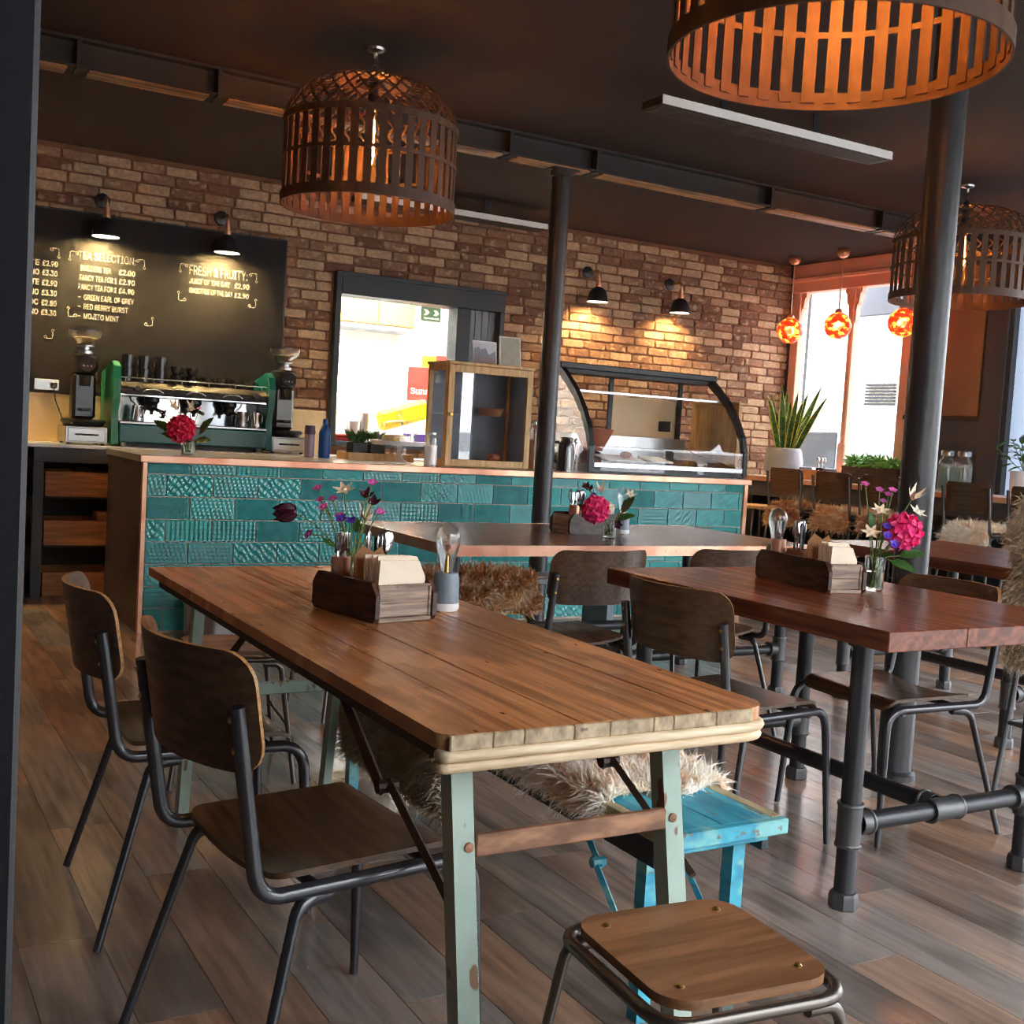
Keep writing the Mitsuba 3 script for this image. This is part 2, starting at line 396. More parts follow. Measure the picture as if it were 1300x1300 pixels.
def fur(c1, c2, c3):
    c1, c2, c3 = rgb(*c1), rgb(*c2), rgb(*c3)
    return proc(lambda p, n, uv: mix(mix(c1, c2, smoothstep(0.4, 0.6, fbm(p.x * 7, p.y * 7, p.z * 7, 2))), c3, smoothstep(0.45, 0.7, fbm(p.x * 16 + 5, p.y * 16, p.z * 16, 2)) * 0.7))
mat('mat_fur_cream', fur((254, 250, 240), (250, 238, 216), (226, 192, 150)), 0.9, spec=0.1)
mat('mat_fur_brown', fur((216, 180, 134), (182, 128, 82), (240, 226, 204)), 0.9, spec=0.1)
mat('mat_fur_grey', fur((196, 182, 156), (176, 158, 130), (214, 202, 180)), 0.9, spec=0.1)
def lava(p, n, uv):
    k = fbm(p.x * 26, p.y * 26, p.z * 26, 3)
    return mix(rgb(240, 58, 40), rgb(255, 206, 110), smoothstep(0.5, 0.64, k)) * (0.55 + 0.45 * smoothstep(0.3, 0.5, k))
scene['mat_lava_glass'] = {'type': 'blendbsdf', 'weight': 0.55, 'a': {'type': 'thindielectric', 'int_ior': 1.5, 'specular_transmittance': proc(lava)}, 'b': {'type': 'principledthin', 'base_color': proc(lava), 'roughness': 0.3, 'diff_trans': 1.6, 'spec_trans': 0.0, 'eta': 1.5}}

# ---------------------------------------------------------------- the room
CEIL = 3.05
def seen(x, y, z, m=30):
    c = np.array([[*_r2], [*_d2], [*_f]]) @ (np.array([x, y, z]) - [0, 0, EYE])
    if c[2] < 0.1: return None
    u, v = 650 + FOCAL * c[0] / c[2], 650 + FOCAL * c[1] / c[2]
    return c[2] if -m < u < 1300 + m and -m < v < 1300 + m else None
struct('floor', B(-1.5, 8.0, -0.5, 8.5, -0.06, -0.005), 'mat_joint')
plank_ply, cand = {}, []
for c in range(-9, 45):
    o = plank_off(c)
    for r in range(-2, 9):
        y0, y1 = max(r * PLANK_L - o, -0.5), min((r + 1) * PLANK_L - o, 8.48)
        x0, x1 = max(c * PLANK_W, -1.5), min((c + 1) * PLANK_W, 7.95)
        if y1 - y0 < 0.03 or x1 - x0 < 0.02: continue
        d = [seen(x, y, 0) for x in (x0, x1) for y in np.linspace(y0, y1, 5)]
        d = [q for q in d if q]
        cand.append((min(d) if d else 99, x0, x1, y0, y1))
cand.sort()
rest = []
for i, (d, x0, x1, y0, y1) in enumerate(cand):
    g = 0.0006
    if d < 50 and i < 300:
        k = (round(x1 - x0, 4), round(y1 - y0, 4))
        if k not in plank_ply: plank_ply[k] = P(B(g, k[0] - g, g, k[1] - g, -0.005, 0, 0.0008), 'mat_floor', False)
        part('floor__plank', plank_ply[k], M4(x0, y0, 0))
    else:
        rest.append(B(x0 + g, x1 - g, y0 + g, y1 - g, -0.005, 0))
part('floor__outer_planks', P(cat(*rest), 'mat_floor', False), kind='stuff')

def wall_with_holes(fixed, axis, span, zs, holes):
    """a wall made of boxes around rectangular openings; axis 'x': runs along x at fixed (y0, y1)"""
    ms, (a0, a1), (z0, z1) = [], span, zs
    cuts = sorted(holes)
    pos = a0
    def box_(u0, u1, w0, w1):
        if u1 - u0 > 1e-4 and w1 - w0 > 1e-4:
            ms.append(B(u0, u1, *fixed, w0, w1) if axis == 'x' else B(*fixed, u0, u1, w0, w1))
    for h0, h1, hz0, hz1 in cuts:
        box_(pos, h0, z0, z1); box_(h0, h1, z0, hz0); box_(h0, h1, hz1, z1)
        pos = h1
    box_(pos, a1, z0, z1)
    return cat(*ms)
HX0, HX1, HZ0, HZ1 = 3.27, 4.68, 1.12, 2.385     # the kitchen hatch
struct('wall_back', wall_with_holes((WALL_Y + 0.004, 8.64), 'x', (-1.5, 8.1), (0, CEIL), [(HX0, HX1, HZ0, HZ1)]), 'mat_mortar')
rng = np.random.default_rng(4)
brick_shapes = []
for i in range(6):     # worn bricks: chamfers of their own, slightly out of square
    j = rng.uniform(-0.003, 0.003, (4, 2))
    hw, hh = BRICK_L / 2 - 0.0065, BRICK_H / 2 - 0.0058
    q = np.array([(-hw, -hh), (hw, -hh), (hw, hh), (-hw, hh)])
    pts = []
    for (x, z), (a, b) in zip(q, j):
        sx, sz = np.sign(x), np.sign(z)
        c = 0.006 + rng.uniform(0, 0.006)
        pts += [(x + a, 0.012, z + b), (x + a - sx * c, 0, z + b), (x + a, 0, z + b - sz * c)]
        pts += [(x + a - sx * (c + 0.004), -0.008, z + b - sz * 0.004), (x + a - sx * 0.004, -0.008, z + b - sz * (c + 0.004))]
    brick_shapes.append(hull(pts))
brick_ply = [P(m, 'mat_brick', False) for m in brick_shapes]
def cell_np(x, y, z):
    x, y, z = (np.uint32(int(math.floor(v)) + 1000000) for v in (x, y, z))
    with np.errstate(over='ignore'):
        h = x * np.uint32(374761393) + y * np.uint32(668265263) + z * np.uint32(2147483647)
        h = (h ^ (h >> np.uint32(13))) * np.uint32(1274126177)
    return float((h ^ (h >> np.uint32(16))) & np.uint32(0xFFFFFF)) / 16777215.0
BOARD_X1, BOARD_Z0, BOARD_Z1 = 2.825, 1.02, 2.605
bricks, spare = [], []
for r in range(0, 40):
    zc = (r + 0.5) * BRICK_H
    o = cell_np(r, 5, 2) * BRICK_L
    for c in range(-7, 37):
        xc = (c + 0.5) * BRICK_L - o
        if xc < -1.4 or xc > 8.0 or zc > CEIL - 0.03: continue
        if HX0 - 0.06 - BRICK_L / 2 < xc < HX1 + 0.05 + BRICK_L / 2 and HZ0 - 0.09 < zc < HZ1 + 0.06:
            # cut bricks at the hatch are left out where they would cross its frame
            continue
        hid = (xc < BOARD_X1 - 0.12 and BOARD_Z0 < zc < BOARD_Z1) or zc < 1.05 or not seen(xc, WALL_Y, zc)
        bricks.append((9 + seen(xc, WALL_Y, zc) if not hid else 99, xc, zc, int(rng.integers(6)), rng.uniform(-0.004, 0.003), rng.uniform(-0.6, 0.6)))
# pieces beside the hatch
for r in range(int(HZ0 / BRICK_H), int(HZ1 / BRICK_H) + 2):
    zc = (r + 0.5) * BRICK_H
    o = cell_np(r, 5, 2) * BRICK_L
    if not HZ0 - 0.09 < zc < HZ1 + 0.06: continue
    for c in range(5, 26):
        a, b = c * BRICK_L - o, (c + 1) * BRICK_L - o
        xc = (a + b) / 2
        if HX0 - 0.06 - BRICK_L / 2 < xc < HX1 + 0.05 + BRICK_L / 2:
            for u0, u1 in ((a, min(b, HX0 - 0.062)), (max(a, HX1 + 0.052), b)):
                if u1 - u0 > 0.03: spare.append(B(u0 + 0.0065, u1 - 0.0065, WALL_Y - 0.008, WALL_Y + 0.01, zc - 0.032, zc + 0.032, 0.004))
bricks.sort()
many = []
for i, (d, xc, zc, s, dy, tilt) in enumerate(bricks):
    T = M4(xc, WALL_Y + dy, zc, ry=tilt)
    if i < 300 and d < 90: part('wall_back__brick', brick_ply[s], T)
    else: many.append(xf(brick_shapes[s], T))
part('wall_back__further_bricks', P(cat(*many, *spare), 'mat_brick', False), kind='stuff')

struct('ceiling', B(-1.6, 8.1, -0.6, 8.64, CEIL, CEIL + 0.1), 'mat_ceiling')
struct('wall_left', B(-1.6, -1.5, -0.6, 8.64, 0, CEIL), 'mat_grey_paint')
struct('wall_front', wall_with_holes((-0.62, -0.5), 'x', (-1.6, 8.1), (0, CEIL), [(1.0, 3.3, 0.06, 2.85), (3.6, 7.5, 0.06, 2.85)]), 'mat_grey_paint')
WIN = (7.03, 8.34, 1.03, 2.79)
struct('wall_right', wall_with_holes((7.95, 8.1), 'y', (-0.6, 8.484), (0, CEIL), [(0.3, 4.6, 0.06, 2.85), (4.85, 5.93, 0.98, 2.85), WIN]), 'mat_grey_paint')
part('wall_right__wood_panel', P(B(7.93, 7.95, 6.2, 6.92, 1.62, 2.85, 0.003), 'mat_tan_panel', False), label='tan wooden panel')
part('wall_right__panel_rail', P(B(7.918, 7.95, 6.17, 6.95, 1.585, 1.62, 0.004), 'mat_dark_iron', False))
part('wall_right__pilaster', P(B(7.92, 7.95, 5.97, 6.17, 0, CEIL, 0.004), 'mat_grey_paint', False))

# window 1: salmon shopfront frame with a scalloped mullion
y0, y1, z0, z1 = WIN
fr = [B(7.94, 8.06, y1 - 0.012, 8.43, 0.98, CEIL, 0.006), B(7.94, 8.06, 6.95, y0 + 0.012, 0.98, CEIL, 0.006), B(7.93, 8.06, 6.95, 8.43, z1 - 0.012, CEIL, 0.006), B(7.90, 8.05, 6.93, 8.44, z1 + 0.09, z1 + 0.13, 0.008),
      B(7.91, 8.06, 6.93, 8.44, 0.97, z0 + 0.012, 0.006)]
k = struct('window_1', cat(*fr), 'mat_salmon')
def bracket_poly(s):
    pts = [(0, 0), (0, -0.34), (0.012, -0.31), (0.014, -0.22), (0.022, -0.17), (0.04, -0.15), (0.046, -0.10), (0.055, -0.06), (0.07, -0.05), (0.072, 0)]
    return Polygon([(s * a, b) for a, b in pts])
MULL = 7.665
def yz(m, x):   # polygon plane (u, v) -> (y, z), thickness along x
    v = m.vertices.copy()
    m.vertices = np.stack([x + v[:, 2], v[:, 0], v[:, 1]], 1); m.fix_normals()
    return m
part('window_1__mullion', P(cat(B(7.95, 8.02, MULL - 0.03, MULL + 0.03, z0, z1, 0.01), B(7.94, 8.03, MULL - 0.045, MULL + 0.045, z0, z0 + 0.32, 0.01)), 'mat_salmon', False))
for yy, s in ((MULL + 0.03, 1), (MULL - 0.03, -1), (y1, -1), (y0, 1)):
    part('window_1__bracket', P(xf(yz(extr(bracket_poly(s), 0.05), 7.96), M4(0, yy, z1)), 'mat_salmon', False))
for a, b in ((y0, MULL - 0.03), (MULL + 0.03, y1)):
    part('window_1__pane', P(trimesh.Trimesh([[8.0, a, z0], [8.0, b, z0], [8.0, b, z1], [8.0, a, z1]], [[0, 1, 2], [0, 2, 3]], process=False), 'mat_pane', False))
# the shopfront glazing outside the frame of the photograph, which lights the room
def glazing(name, rects, axis, at, bars):
    ms = []
    for (a0, a1, b0, b1) in rects:
        for q in np.linspace(a0, a1, bars):
            ms.append(B(q - 0.035, q + 0.035, at - 0.03, at + 0.03, b0, b1) if axis == 'x' else B(at - 0.03, at + 0.03, q - 0.035, q + 0.035, b0, b1))
        for q in (b0, b1):
            ms.append(B(a0, a1, at - 0.03, at + 0.03, q - 0.035, q + 0.035) if axis == 'x' else B(at - 0.03, at + 0.03, a0, a1, q - 0.035, q + 0.035))
    k = struct(name, cat(*ms), 'mat_slate')
    for (a0, a1, b0, b1) in rects:
        v = [[a0, at, b0], [a1, at, b0], [a1, at, b1], [a0, at, b1]] if axis == 'x' else [[at, a0, b0], [at, a1, b0], [at, a1, b1], [at, a0, b1]]
        part(name + '__pane', P(trimesh.Trimesh(v, [[0, 1, 2], [0, 2, 3]], process=False), 'mat_pane', False))
glazing('window_2', [(1.0, 3.3, 0.06, 2.85), (3.6, 7.5, 0.06, 2.85)], 'x', -0.56, 4)
glazing('window_3', [(0.3, 4.6, 0.06, 2.85)], 'y', 8.03, 4)
struct('window_4', cat(B(7.94, 8.06, 4.80, 4.85, 0.95, 2.9), B(7.94, 8.06, 5.93, 5.969, 0.95, 2.9), B(7.94, 8.06, 4.85, 5.93, 2.85, 2.9), B(7.94, 8.06, 4.85, 5.93, 0.95, 0.98)), 'mat_grey_paint')
part('window_4__frosted_pane', P(trimesh.Trimesh([[8.0, 4.85, 0.98], [8.0, 5.93, 0.98], [8.0, 5.93, 2.85], [8.0, 4.85, 2.85]], [[0, 1, 2], [0, 2, 3]], process=False), 'mat_frosted', False), label='frosted pale blue pane')
# the open entrance door whose edge stands at the left of the view
struct('door_1', cat(B(-0.55, 0.0715, 0.57, 0.615, 0.0, 2.3, 0.003)), 'mat_door')
part('door_1__handle', P(tube(fillet([(-0.02, 0.57, 1.0), (-0.02, 0.51, 1.0), (-0.02, 0.51, 1.3), (-0.02, 0.57, 1.3)], 0.02), 0.009), 'mat_steel', True))

# kitchen seen through the hatch
struct('wall_kitchen', cat(B(2.1, 6.5, 11.5, 11.6, 0, 2.9), B(2.0, 2.1, 8.64, 11.6, 0, 2.9), B(6.5, 6.6, 8.64, 11.6, 0, 2.9), B(2.0, 6.6, 8.64, 11.6, -0.06, 0.0), B(2.0, 6.6, 8.64, 11.6, 2.9, 3.0)), 'mat_white')
for yy in (9.4, 10.6):
    k = thing('kitchen_ceiling_light', ('nearer' if yy < 10 else 'farther') + ' white ceiling light panel in the bright kitchen behind the hatch', 'ceiling light',
              [('frame', P(B(2.9, 5.3, yy - 0.17, yy + 0.17, 2.86, 2.9, 0.004), 'mat_white', False))], group='kitchen ceiling lights')
    part(k + '__diffuser', {**P(B(2.93, 5.27, yy - 0.14, yy + 0.14, 2.852, 2.86), 'mat_white', False), 'emitter': {'type': 'area', 'radiance': {'type': 'rgb', 'value': [KITCHEN_LAMP, KITCHEN_LAMP * 0.98, KITCHEN_LAMP * 0.92]}}})
# hatch frame
def hatch_box(x0, x1, z0_, z1_, ya=8.42, yb=8.66): return B(x0, x1, ya, yb, z0_, z1_, 0.004)
struct('trim_1', cat(hatch_box(HX0 - 0.045, HX0, HZ0 - 0.04, HZ1 + 0.045), hatch_box(HX0, HX1 + 0.045, HZ1 - 0.125, HZ1 + 0.03), hatch_box(HX1, HX1 + 0.045, HZ0 - 0.04, HZ1 - 0.125),
                     hatch_box(HX0, HX1, HZ0 - 0.04, HZ0)), 'mat_slate')
part('trim_1__top_lip', P(B(HX0 - 0.05, HX1 + 0.05, 8.405, 8.42, HZ1 + 0.015, HZ1 + 0.045, 0.003), 'mat_slate', False))
part('trim_1__post', P(hatch_box(4.295, 4.42, HZ0, HZ1 - 0.125, 8.45, 8.62), 'mat_slate', False))
part('trim_1__folded_shutter', P(cat(*[B(4.424 + i * 0.064, 4.484 + i * 0.064, 8.5, 8.64, HZ0, HZ1 - 0.125, 0.003) for i in range(4)]), 'mat_grey_plastic', False))

# steel beam with its stiffeners, and the two cast columns
struct('trim_2', cat(B(-1.5, 7.95, 6.03, 6.17, 2.905, 2.916), B(-1.5, 7.95, 6.088, 6.112, 2.916, 3.04), B(-1.5, 7.95, 6.03, 6.17, 3.035, 3.05)), 'mat_beam')
xs = [0.03, 0.93, 1.62, 3.36, 3.98, 5.42, 6.5]
for x in xs:
    part('trim_2__stiffener', P(B(x - 0.012, x + 0.012, 6.024, 6.176, 2.895, 3.035, 0.002), 'mat_beam', False))
for a, b in zip([-1.2] + xs, xs + [7.6]):
    part('trim_2__soffit_board', P(B(a + 0.05, b - 0.05, 6.04, 6.16, 2.893, 2.905, 0.002), 'mat_flange', False))
def column(x, y, r, z1_, name):
    thing('iron_column', name, 'column', [('shaft', P(lathe([(r, 0.03), (r, z1_ - 0.03)], 32), 'mat_column', 60)),
        ('base', P(lathe([(0, 0), (r + 0.018, 0), (r + 0.018, 0.022), (r + 0.004, 0.034), (r - 0.002, 0.034)], 32), 'mat_column', 30)),
        ('cap', P(cat(lathe([(r - 0.002, z1_ - 0.05), (r + 0.012, z1_ - 0.045), (r + 0.012, z1_ - 0.012), (0, z1_ - 0.012)], 32), B(-r - 0.03, r + 0.03, -r - 0.01, r + 0.01, z1_ - 0.012, z1_, 0.002)), 'mat_column', 30))], M4(x, y))
column(3.765, 6.1, 0.059, 2.893, 'thin dark iron column standing before the teal counter and carrying the beam')
column(3.565, 3.03, 0.066, CEIL, 'thick dark iron column behind the pink flowers of the right-hand table')

# ---------------------------------------------------------------- counter
CT = 1.014
CY1 = 7.56
k = thing('counter', 'long cafe counter clad in glossy embossed teal tiles with copper edging', 'counter', [
    ('body', P(cat(B(1.447, 5.84, COUNTER_Y + 0.008, CY1, 0.0, 0.974), ), 'mat_grout', False)),
    ('end_panel', P(B(1.421, 1.447, COUNTER_Y + 0.03, CY1, 0.0, 0.974, 0.002), 'mat_counter_dark', False)),
    ('worktop', P(B(1.405, 5.90, COUNTER_Y - 0.002, CY1 + 0.01, 0.974, CT, 0.003), 'mat_worktop', False)),
    ('copper_edge', P(B(1.405, 5.90, COUNTER_Y - 0.016, COUNTER_Y - 0.002, 0.974, CT, 0.003), 'mat_copper', False), 'copper edging of the worktop'),
    ('corner_trim', P(cat(B(1.419, 1.445, COUNTER_Y - 0.012, COUNTER_Y + 0.03, 0.0, 0.974, 0.002)), 'mat_copper', False), 'copper corner strip'),
    ('corner_trim', P(B(5.836, 5.872, COUNTER_Y - 0.012, COUNTER_Y + 0.3, 0.0, 0.974, 0.002), 'mat_copper', False))])
tile_ply = {}
for r in range(-1, 8):
    zb, zt = 0.0105 + r * TILE_H, 0.0105 + (r + 1) * TILE_H
    zb, zt = max(zb, 0.003), min(zt, 0.972)
    if zt - zb < 0.02: continue
    o = (r % 2) * 0.5
    for c in range(-2, 18):
        xa, xb = TILE_X + (c - o) * TILE_W, TILE_X + (c + 1 - o) * TILE_W
        xa, xb = max(xa, 1.447), min(xb, 5.834)
        if xb - xa < 0.02: continue
        s = (round(xb - xa - 0.006, 4), round(zt - zb - 0.006, 4))
        if s not in tile_ply:
            m = B(0, s[0], -0.0015, 0.0075, 0, s[1], 0.0025)
            tile_ply[s] = P(m, 'mat_tile', False)
        part(k + '__tile', tile_ply[s], M4(xa + 0.003, COUNTER_Y, zb + 0.003))

# ---------------------------------------------------------------- old trestle table
TOPZ = 0.76
def old_table():
    xs = [0.833, 0.972, 1.105, 1.236, 1.385, 1.545]
    key = thing('trestle_table', 'old trestle table of worn brown planks on pale green folding iron legs', 'table', [])
    rr = np.random.default_rng(2)
    for i in range(5):
        a, b = xs[i] + (0.0009 if i else 0), xs[i + 1] - (0.0009 if i < 4 else 0)
        fy = 1.612
        poly = sbox(a, fy, b, 3.71)
        if i == 0: poly = poly.difference(sbox(a - 1, fy - 1, a + 0.03, fy + 0.03)).union(Point(a + 0.03, fy + 0.03).buffer(0.03).intersection(sbox(a, fy, a + 0.03, fy + 0.03)))
        if i == 4: poly = poly.difference(sbox(b - 0.06, fy - 1, b + 1, fy + 0.06)).union(Point(b - 0.06, fy + 0.06).buffer(0.06, quad_segs=8).intersection(sbox(b - 0.06, fy, b, fy + 0.06)))
        m = extr(poly, 0.026, TOPZ - 0.026 + rr.uniform(-0.0012, 0.0004))
        part(key + '__plank', P(m, 'mat_old_top', 30))
    # pale end grain strip in pieces and two rounded mouldings below it
    cuts = [0.845, 0.925, 0.985, 1.085, 1.16, 1.255, 1.30, 1.40, 1.49]
    for a, b in zip(cuts, cuts[1:]):
        part(key + '__end_piece', P(B(a + 0.0004, b - 0.0004, 1.6045, 1.6115, TOPZ - 0.027, TOPZ - 0.001, 0.002), 'mat_old_edge', False))
    for z, r, y in ((TOPZ - 0.037, 0.0105, 1.612), (TOPZ - 0.057, 0.0105, 1.618)):
        pts = fillet([(0.84, y + 0.02, z), (0.84, y, z), (1.54, y, z), (1.54, y + 0.12, z)], [0, 0.01, 0.06, 0], 7)
        part(key + '__moulding', P(tube(pts, r, 10), 'mat_old_moulding', 50))
    part(key + '__frame', P(cat(B(0.862, 0.887, 1.64, 3.69, TOPZ - 0.062, TOPZ - 0.0275), B(1.49, 1.515, 1.70, 3.69, TOPZ - 0.062, TOPZ - 0.0275), B(0.888, 1.489, 1.66, 1.685, TOPZ - 0.06, TOPZ - 0.0275), B(0.888, 1.489, 3.66, 3.69, TOPZ - 0.06, TOPZ - 0.0275)), 'mat_dark_iron', False))
    def leg(x, yt, yb, s):
        # angle iron, one face to the front, one to the side
        w, t, zt = 0.042, 0.006, TOPZ - 0.063
        ms = []
        for (ax0, ax1, ay0, ay1) in ((x, x + w, 0, t), (x, x + t, 0, w)):
            pts = [(px, (yb if z == 0 else yt) + py * s, z) for px in (ax0, ax1) for py in (ay0, ay1) for z in (0, zt)]
            ms.append(hull(pts))
        return cat(*ms)
    for x in (0.915, 1.375):
        part(key + '__leg', P(leg(x, 1.735, 1.605, 1), 'mat_sage_iron', False))
        part(key + '__leg', P(leg(x - 0.035, 3.36, 3.46, -1), 'mat_sage_iron', False))
    yb = 1.735 - 0.13 * (TOPZ - 0.063 - 0.53) / (TOPZ - 0.063)
    part(key + '__crossbar', P(cat(B(0.958, 1.376, yb - 0.004, yb + 0.012, 0.508, 0.548, 0.003), *[xf(lathe([(0, -0.008), (0.009, -0.008), (0.009, 0.004), (0, 0.006)], 10), M4(x, yb, 0.528, rx=90)) for x in (0.945, 1.392)]), 'mat_rust', False), label='rusty brown front crossbar')
    part(key + '__crossbar', P(B(0.924, 1.345, 3.385, 3.4, 0.4, 0.44, 0.003), 'mat_sage_iron', False))
    for x in (0.905, 1.43):
        for (p0, p1, p2) in (((x, 2.21, TOPZ - 0.075), (x, 1.99, 0.545), (x + 0.02, 1.71, 0.40)), ((x, 2.9, TOPZ - 0.075), (x, 3.1, 0.56), (x, 3.39, 0.42))):
            m1 = tube([p0, p1], 0.012, 4); m2 = tube([(p1[0] + 0.012, p1[1], p1[2] + 0.02), (p2[0] + 0.01, p2[1], p2[2])], 0.010, 4)
            part(key + '__folding_stay', P(cat(m1, m2, cyl((p1[0] - 0.012, p1[1], p1[2] + 0.01), (p1[0] + 0.03, p1[1], p1[2] + 0.01), 0.014, 10), B(x - 0.015, x + 0.015, p0[1] - 0.04, p0[1] + 0.04, TOPZ - 0.08, TOPZ - 0.063)), 'mat_dark_iron', False))
old_table()

# ---------------------------------------------------------------- pipe legged tables
def pipe_leg(x, y, zt, r=0.0285):
    return lathe([(0, zt), (r + 0.012, zt), (r + 0.012, zt - 0.012), (r, zt - 0.014), (r, 0.05), (r, 0.045)][::-1], 20)
def tee(axis='x'):
    t = lathe([(0.0285, -0.062), (0.036, -0.062), (0.0375, -0.055), (0.034, -0.05), (0.034, 0.05), (0.0375, 0.055), (0.036, 0.062), (0.0285, 0.062)], 20)
    return t
def pipe_table(label, X0, X1, Y0, Y1, top, thick, boards, mat_top, stretch=0.235, edge=None, along='y', inset=(0.075, 0.15)):
    key = thing('pipe_table', label, 'table', [])
    cuts = np.linspace(X0, X1, boards + 1) if along == 'y' else np.linspace(Y0, Y1, boards + 1)
    for a, b in zip(cuts, cuts[1:]):
        m = B(a + 0.0004, b - 0.0004, Y0, Y1, top - thick, top, 0.0025) if along == 'y' else B(X0, X1, a + 0.0004, b - 0.0004, top - thick, top, 0.0025)
        part(key + '__board', P(m, mat_top, False))
    xs, ys = (X0 + inset[0], X1 - inset[0]), (Y0 + inset[1], Y1 - inset[1])
    zt = top - thick - 0.0005
    for x in xs:
        for y in ys:
            lk = part(key + '__leg', P(pipe_leg(x, y, zt), 'mat_pipe', 50), M4(x, y))
            part(lk + '__foot_cap', P(lathe([(0, 0), (0.038, 0), (0.04, 0.004), (0.04, 0.034), (0.036, 0.045), (0.0285, 0.048)], 8), 'mat_fitting', 20), M4(x, y))
            sx = 1 if x == xs[0] else -1
            part(lk + '__tee', P(cat(tee(), xf(lathe([(0.03, 0.03), (0.034, 0.03), (0.034, 0.062), (0.0375, 0.066), (0.036, 0.074), (0.026, 0.074)], 20), M4(ry=90 * sx))), 'mat_fitting', 40), M4(x, y, stretch))
    xm = (xs[0] + xs[1]) / 2
    for y, sy in zip(ys, (1, -1)):
        part(key + '__crossbar', P(cyl((xs[0] + 0.06, y, stretch), (xs[1] - 0.06, y, stretch), 0.0265, 18), 'mat_pipe', 50))
        part(key + '__middle_tee', P(cat(xf(tee(), M4(ry=90)), xf(lathe([(0.03, 0.03), (0.034, 0.03), (0.034, 0.062), (0.0375, 0.066), (0.036, 0.074), (0.026, 0.074)], 20), M4(rx=-90 * sy))), 'mat_fitting', 40), M4(xm, y, stretch))
    part(key + '__stretcher', P(cyl((xm, ys[0] + 0.06, stretch), (xm, ys[1] - 0.06, stretch), 0.0265, 18), 'mat_pipe', 50))
    if edge:
        part(key + '__copper_edge', P(edge, 'mat_copper', False), label='copper edging nailed round the top')
    return key
pipe_table('red brown wooden table on black pipe legs holding the pink flowers', 2.325, 3.24, 2.025, 3.30, 0.80, 0.055, 3, 'mat_red_top')
T3 = (2.14, 4.22, 4.16, 5.22)
e = cat(B(T3[0] - 0.004, T3[1] + 0.004, T3[2] - 0.004, T3[2], 0.735, 0.781), B(T3[0] - 0.004, T3[1] + 0.004, T3[3], T3[3] + 0.004, 0.735, 0.781), B(T3[0] - 0.004, T3[0], T3[2], T3[3], 0.735, 0.781), B(T3[1], T3[1] + 0.004, T3[2], T3[3], 0.735, 0.781),
        *[lathe([(0, 0.0), (0.004, 0.0), (0.003, 0.003), (0, 0.004)], 6).apply_transform(M4(x, T3[2] - 0.004, 0.758, rx=90)) for x in np.arange(T3[0] + 0.03, T3[1], 0.06)])
pipe_table('long dark table with a copper edge standing before the teal counter', *T3, 0.78, 0.044, 6, 'mat_dark_top', 0.24, e, 'x', (0.09, 0.14))
pipe_table('table at the right edge of the photo with only one corner showing', 4.36, 5.3, 3.03, 4.3, 0.80, 0.055, 6, 'mat_red_top')

# ---------------------------------------------------------------- dining chairs
def chair_parts(ply_mat='mat_ply', lift=0.0):
    out = []
    def seat_fn(v):
        x, y = v[:, 0].copy(), v[:, 1]
        z = v[:, 2]
        drop = np.clip(x - 0.145, 0, None)
        nz = z - 6.0 * drop ** 2 - 0.022 * np.clip((-x - 0.02) / 0.2, 0, 1) ** 1.5 * (1 - (y / 0.2) ** 2) - 0.006 * (1 - (y / 0.2) ** 2)
        return np.stack([x - 0.25 * drop * (drop > 0), y, nz], 1)
    out.append(('seat', P(bent(rrect(0.41, 0.405, 0.035), 0.011, lambda v: seat_fn(v + [0.005, 0, 0.459]), 0.035), ply_mat, 40)))
    def back_fn(v):
        y, h, t = v[:, 0], v[:, 1], v[:, 2]      # width, height, thickness
        ang = y / 0.36
        R = 0.36 - t
        x = 0.36 - R * np.cos(ang) - 0.335
        return np.stack([x - 0.16 * (h + lift), R * np.sin(ang), 0.722 + lift + h], 1)
    bp = rrect(0.49, 0.212, 0.055)
    for nm, m, mt in zip(('backrest', 'backrest__edge'), bent2(bp, 0.011, back_fn, 0.035), (ply_mat, 'mat_ply_edge')): out.append((nm, P(m, mt, 40), None if nm == 'backrest' else 'paler plywood edge'))
    for s in (-1, 1):
        path = fillet([(0.232, 0.238 * s, 0.004), (0.208, 0.214 * s, 0.437), (-0.2415, 0.214 * s, 0.437), (-0.2895 - 0.16 * lift, 0.214 * s, 0.738 + lift)], [0, 0.07, 0.06, 0], 9)
        r = np.where(path[:, 2] < 0.2, 0.0095, 0.0140)
        out.append(('frame_tube', P(tube(path, r, 10), 'mat_frame', 50)))
        leg = fillet([(-0.10, 0.200 * s, 0.422), (-0.168, 0.219 * s, 0.418), (-0.285, 0.278 * s, 0.004)], [0, 0.05, 0], 8)
        out.append(('rear_leg', P(tube(leg, np.linspace(0.0165, 0.0095, len(leg)), 10), 'mat_frame', 50)))
        for z in (0.665 + lift, 0.718 + lift):
            out.append(('screw', P(xf(lathe([(0, 0.003), (0.004, 0.0025), (0.0065, 0)], 8), M4(-0.297 - 0.165 * (z - 0.70), 0.214 * s, z, ry=-80)), 'mat_brass', 30)))
    out.append(('cross_rail', P(cat(cyl((-0.12, -0.213, 0.432), (-0.12, 0.213, 0.432), 0.010, 8), cyl((0.13, -0.213, 0.425), (0.13, 0.213, 0.425), 0.010, 8)), 'mat_frame', 50)))
    return out
CHAIR, CHAIR_TALL = chair_parts(), chair_parts(lift=0.038)
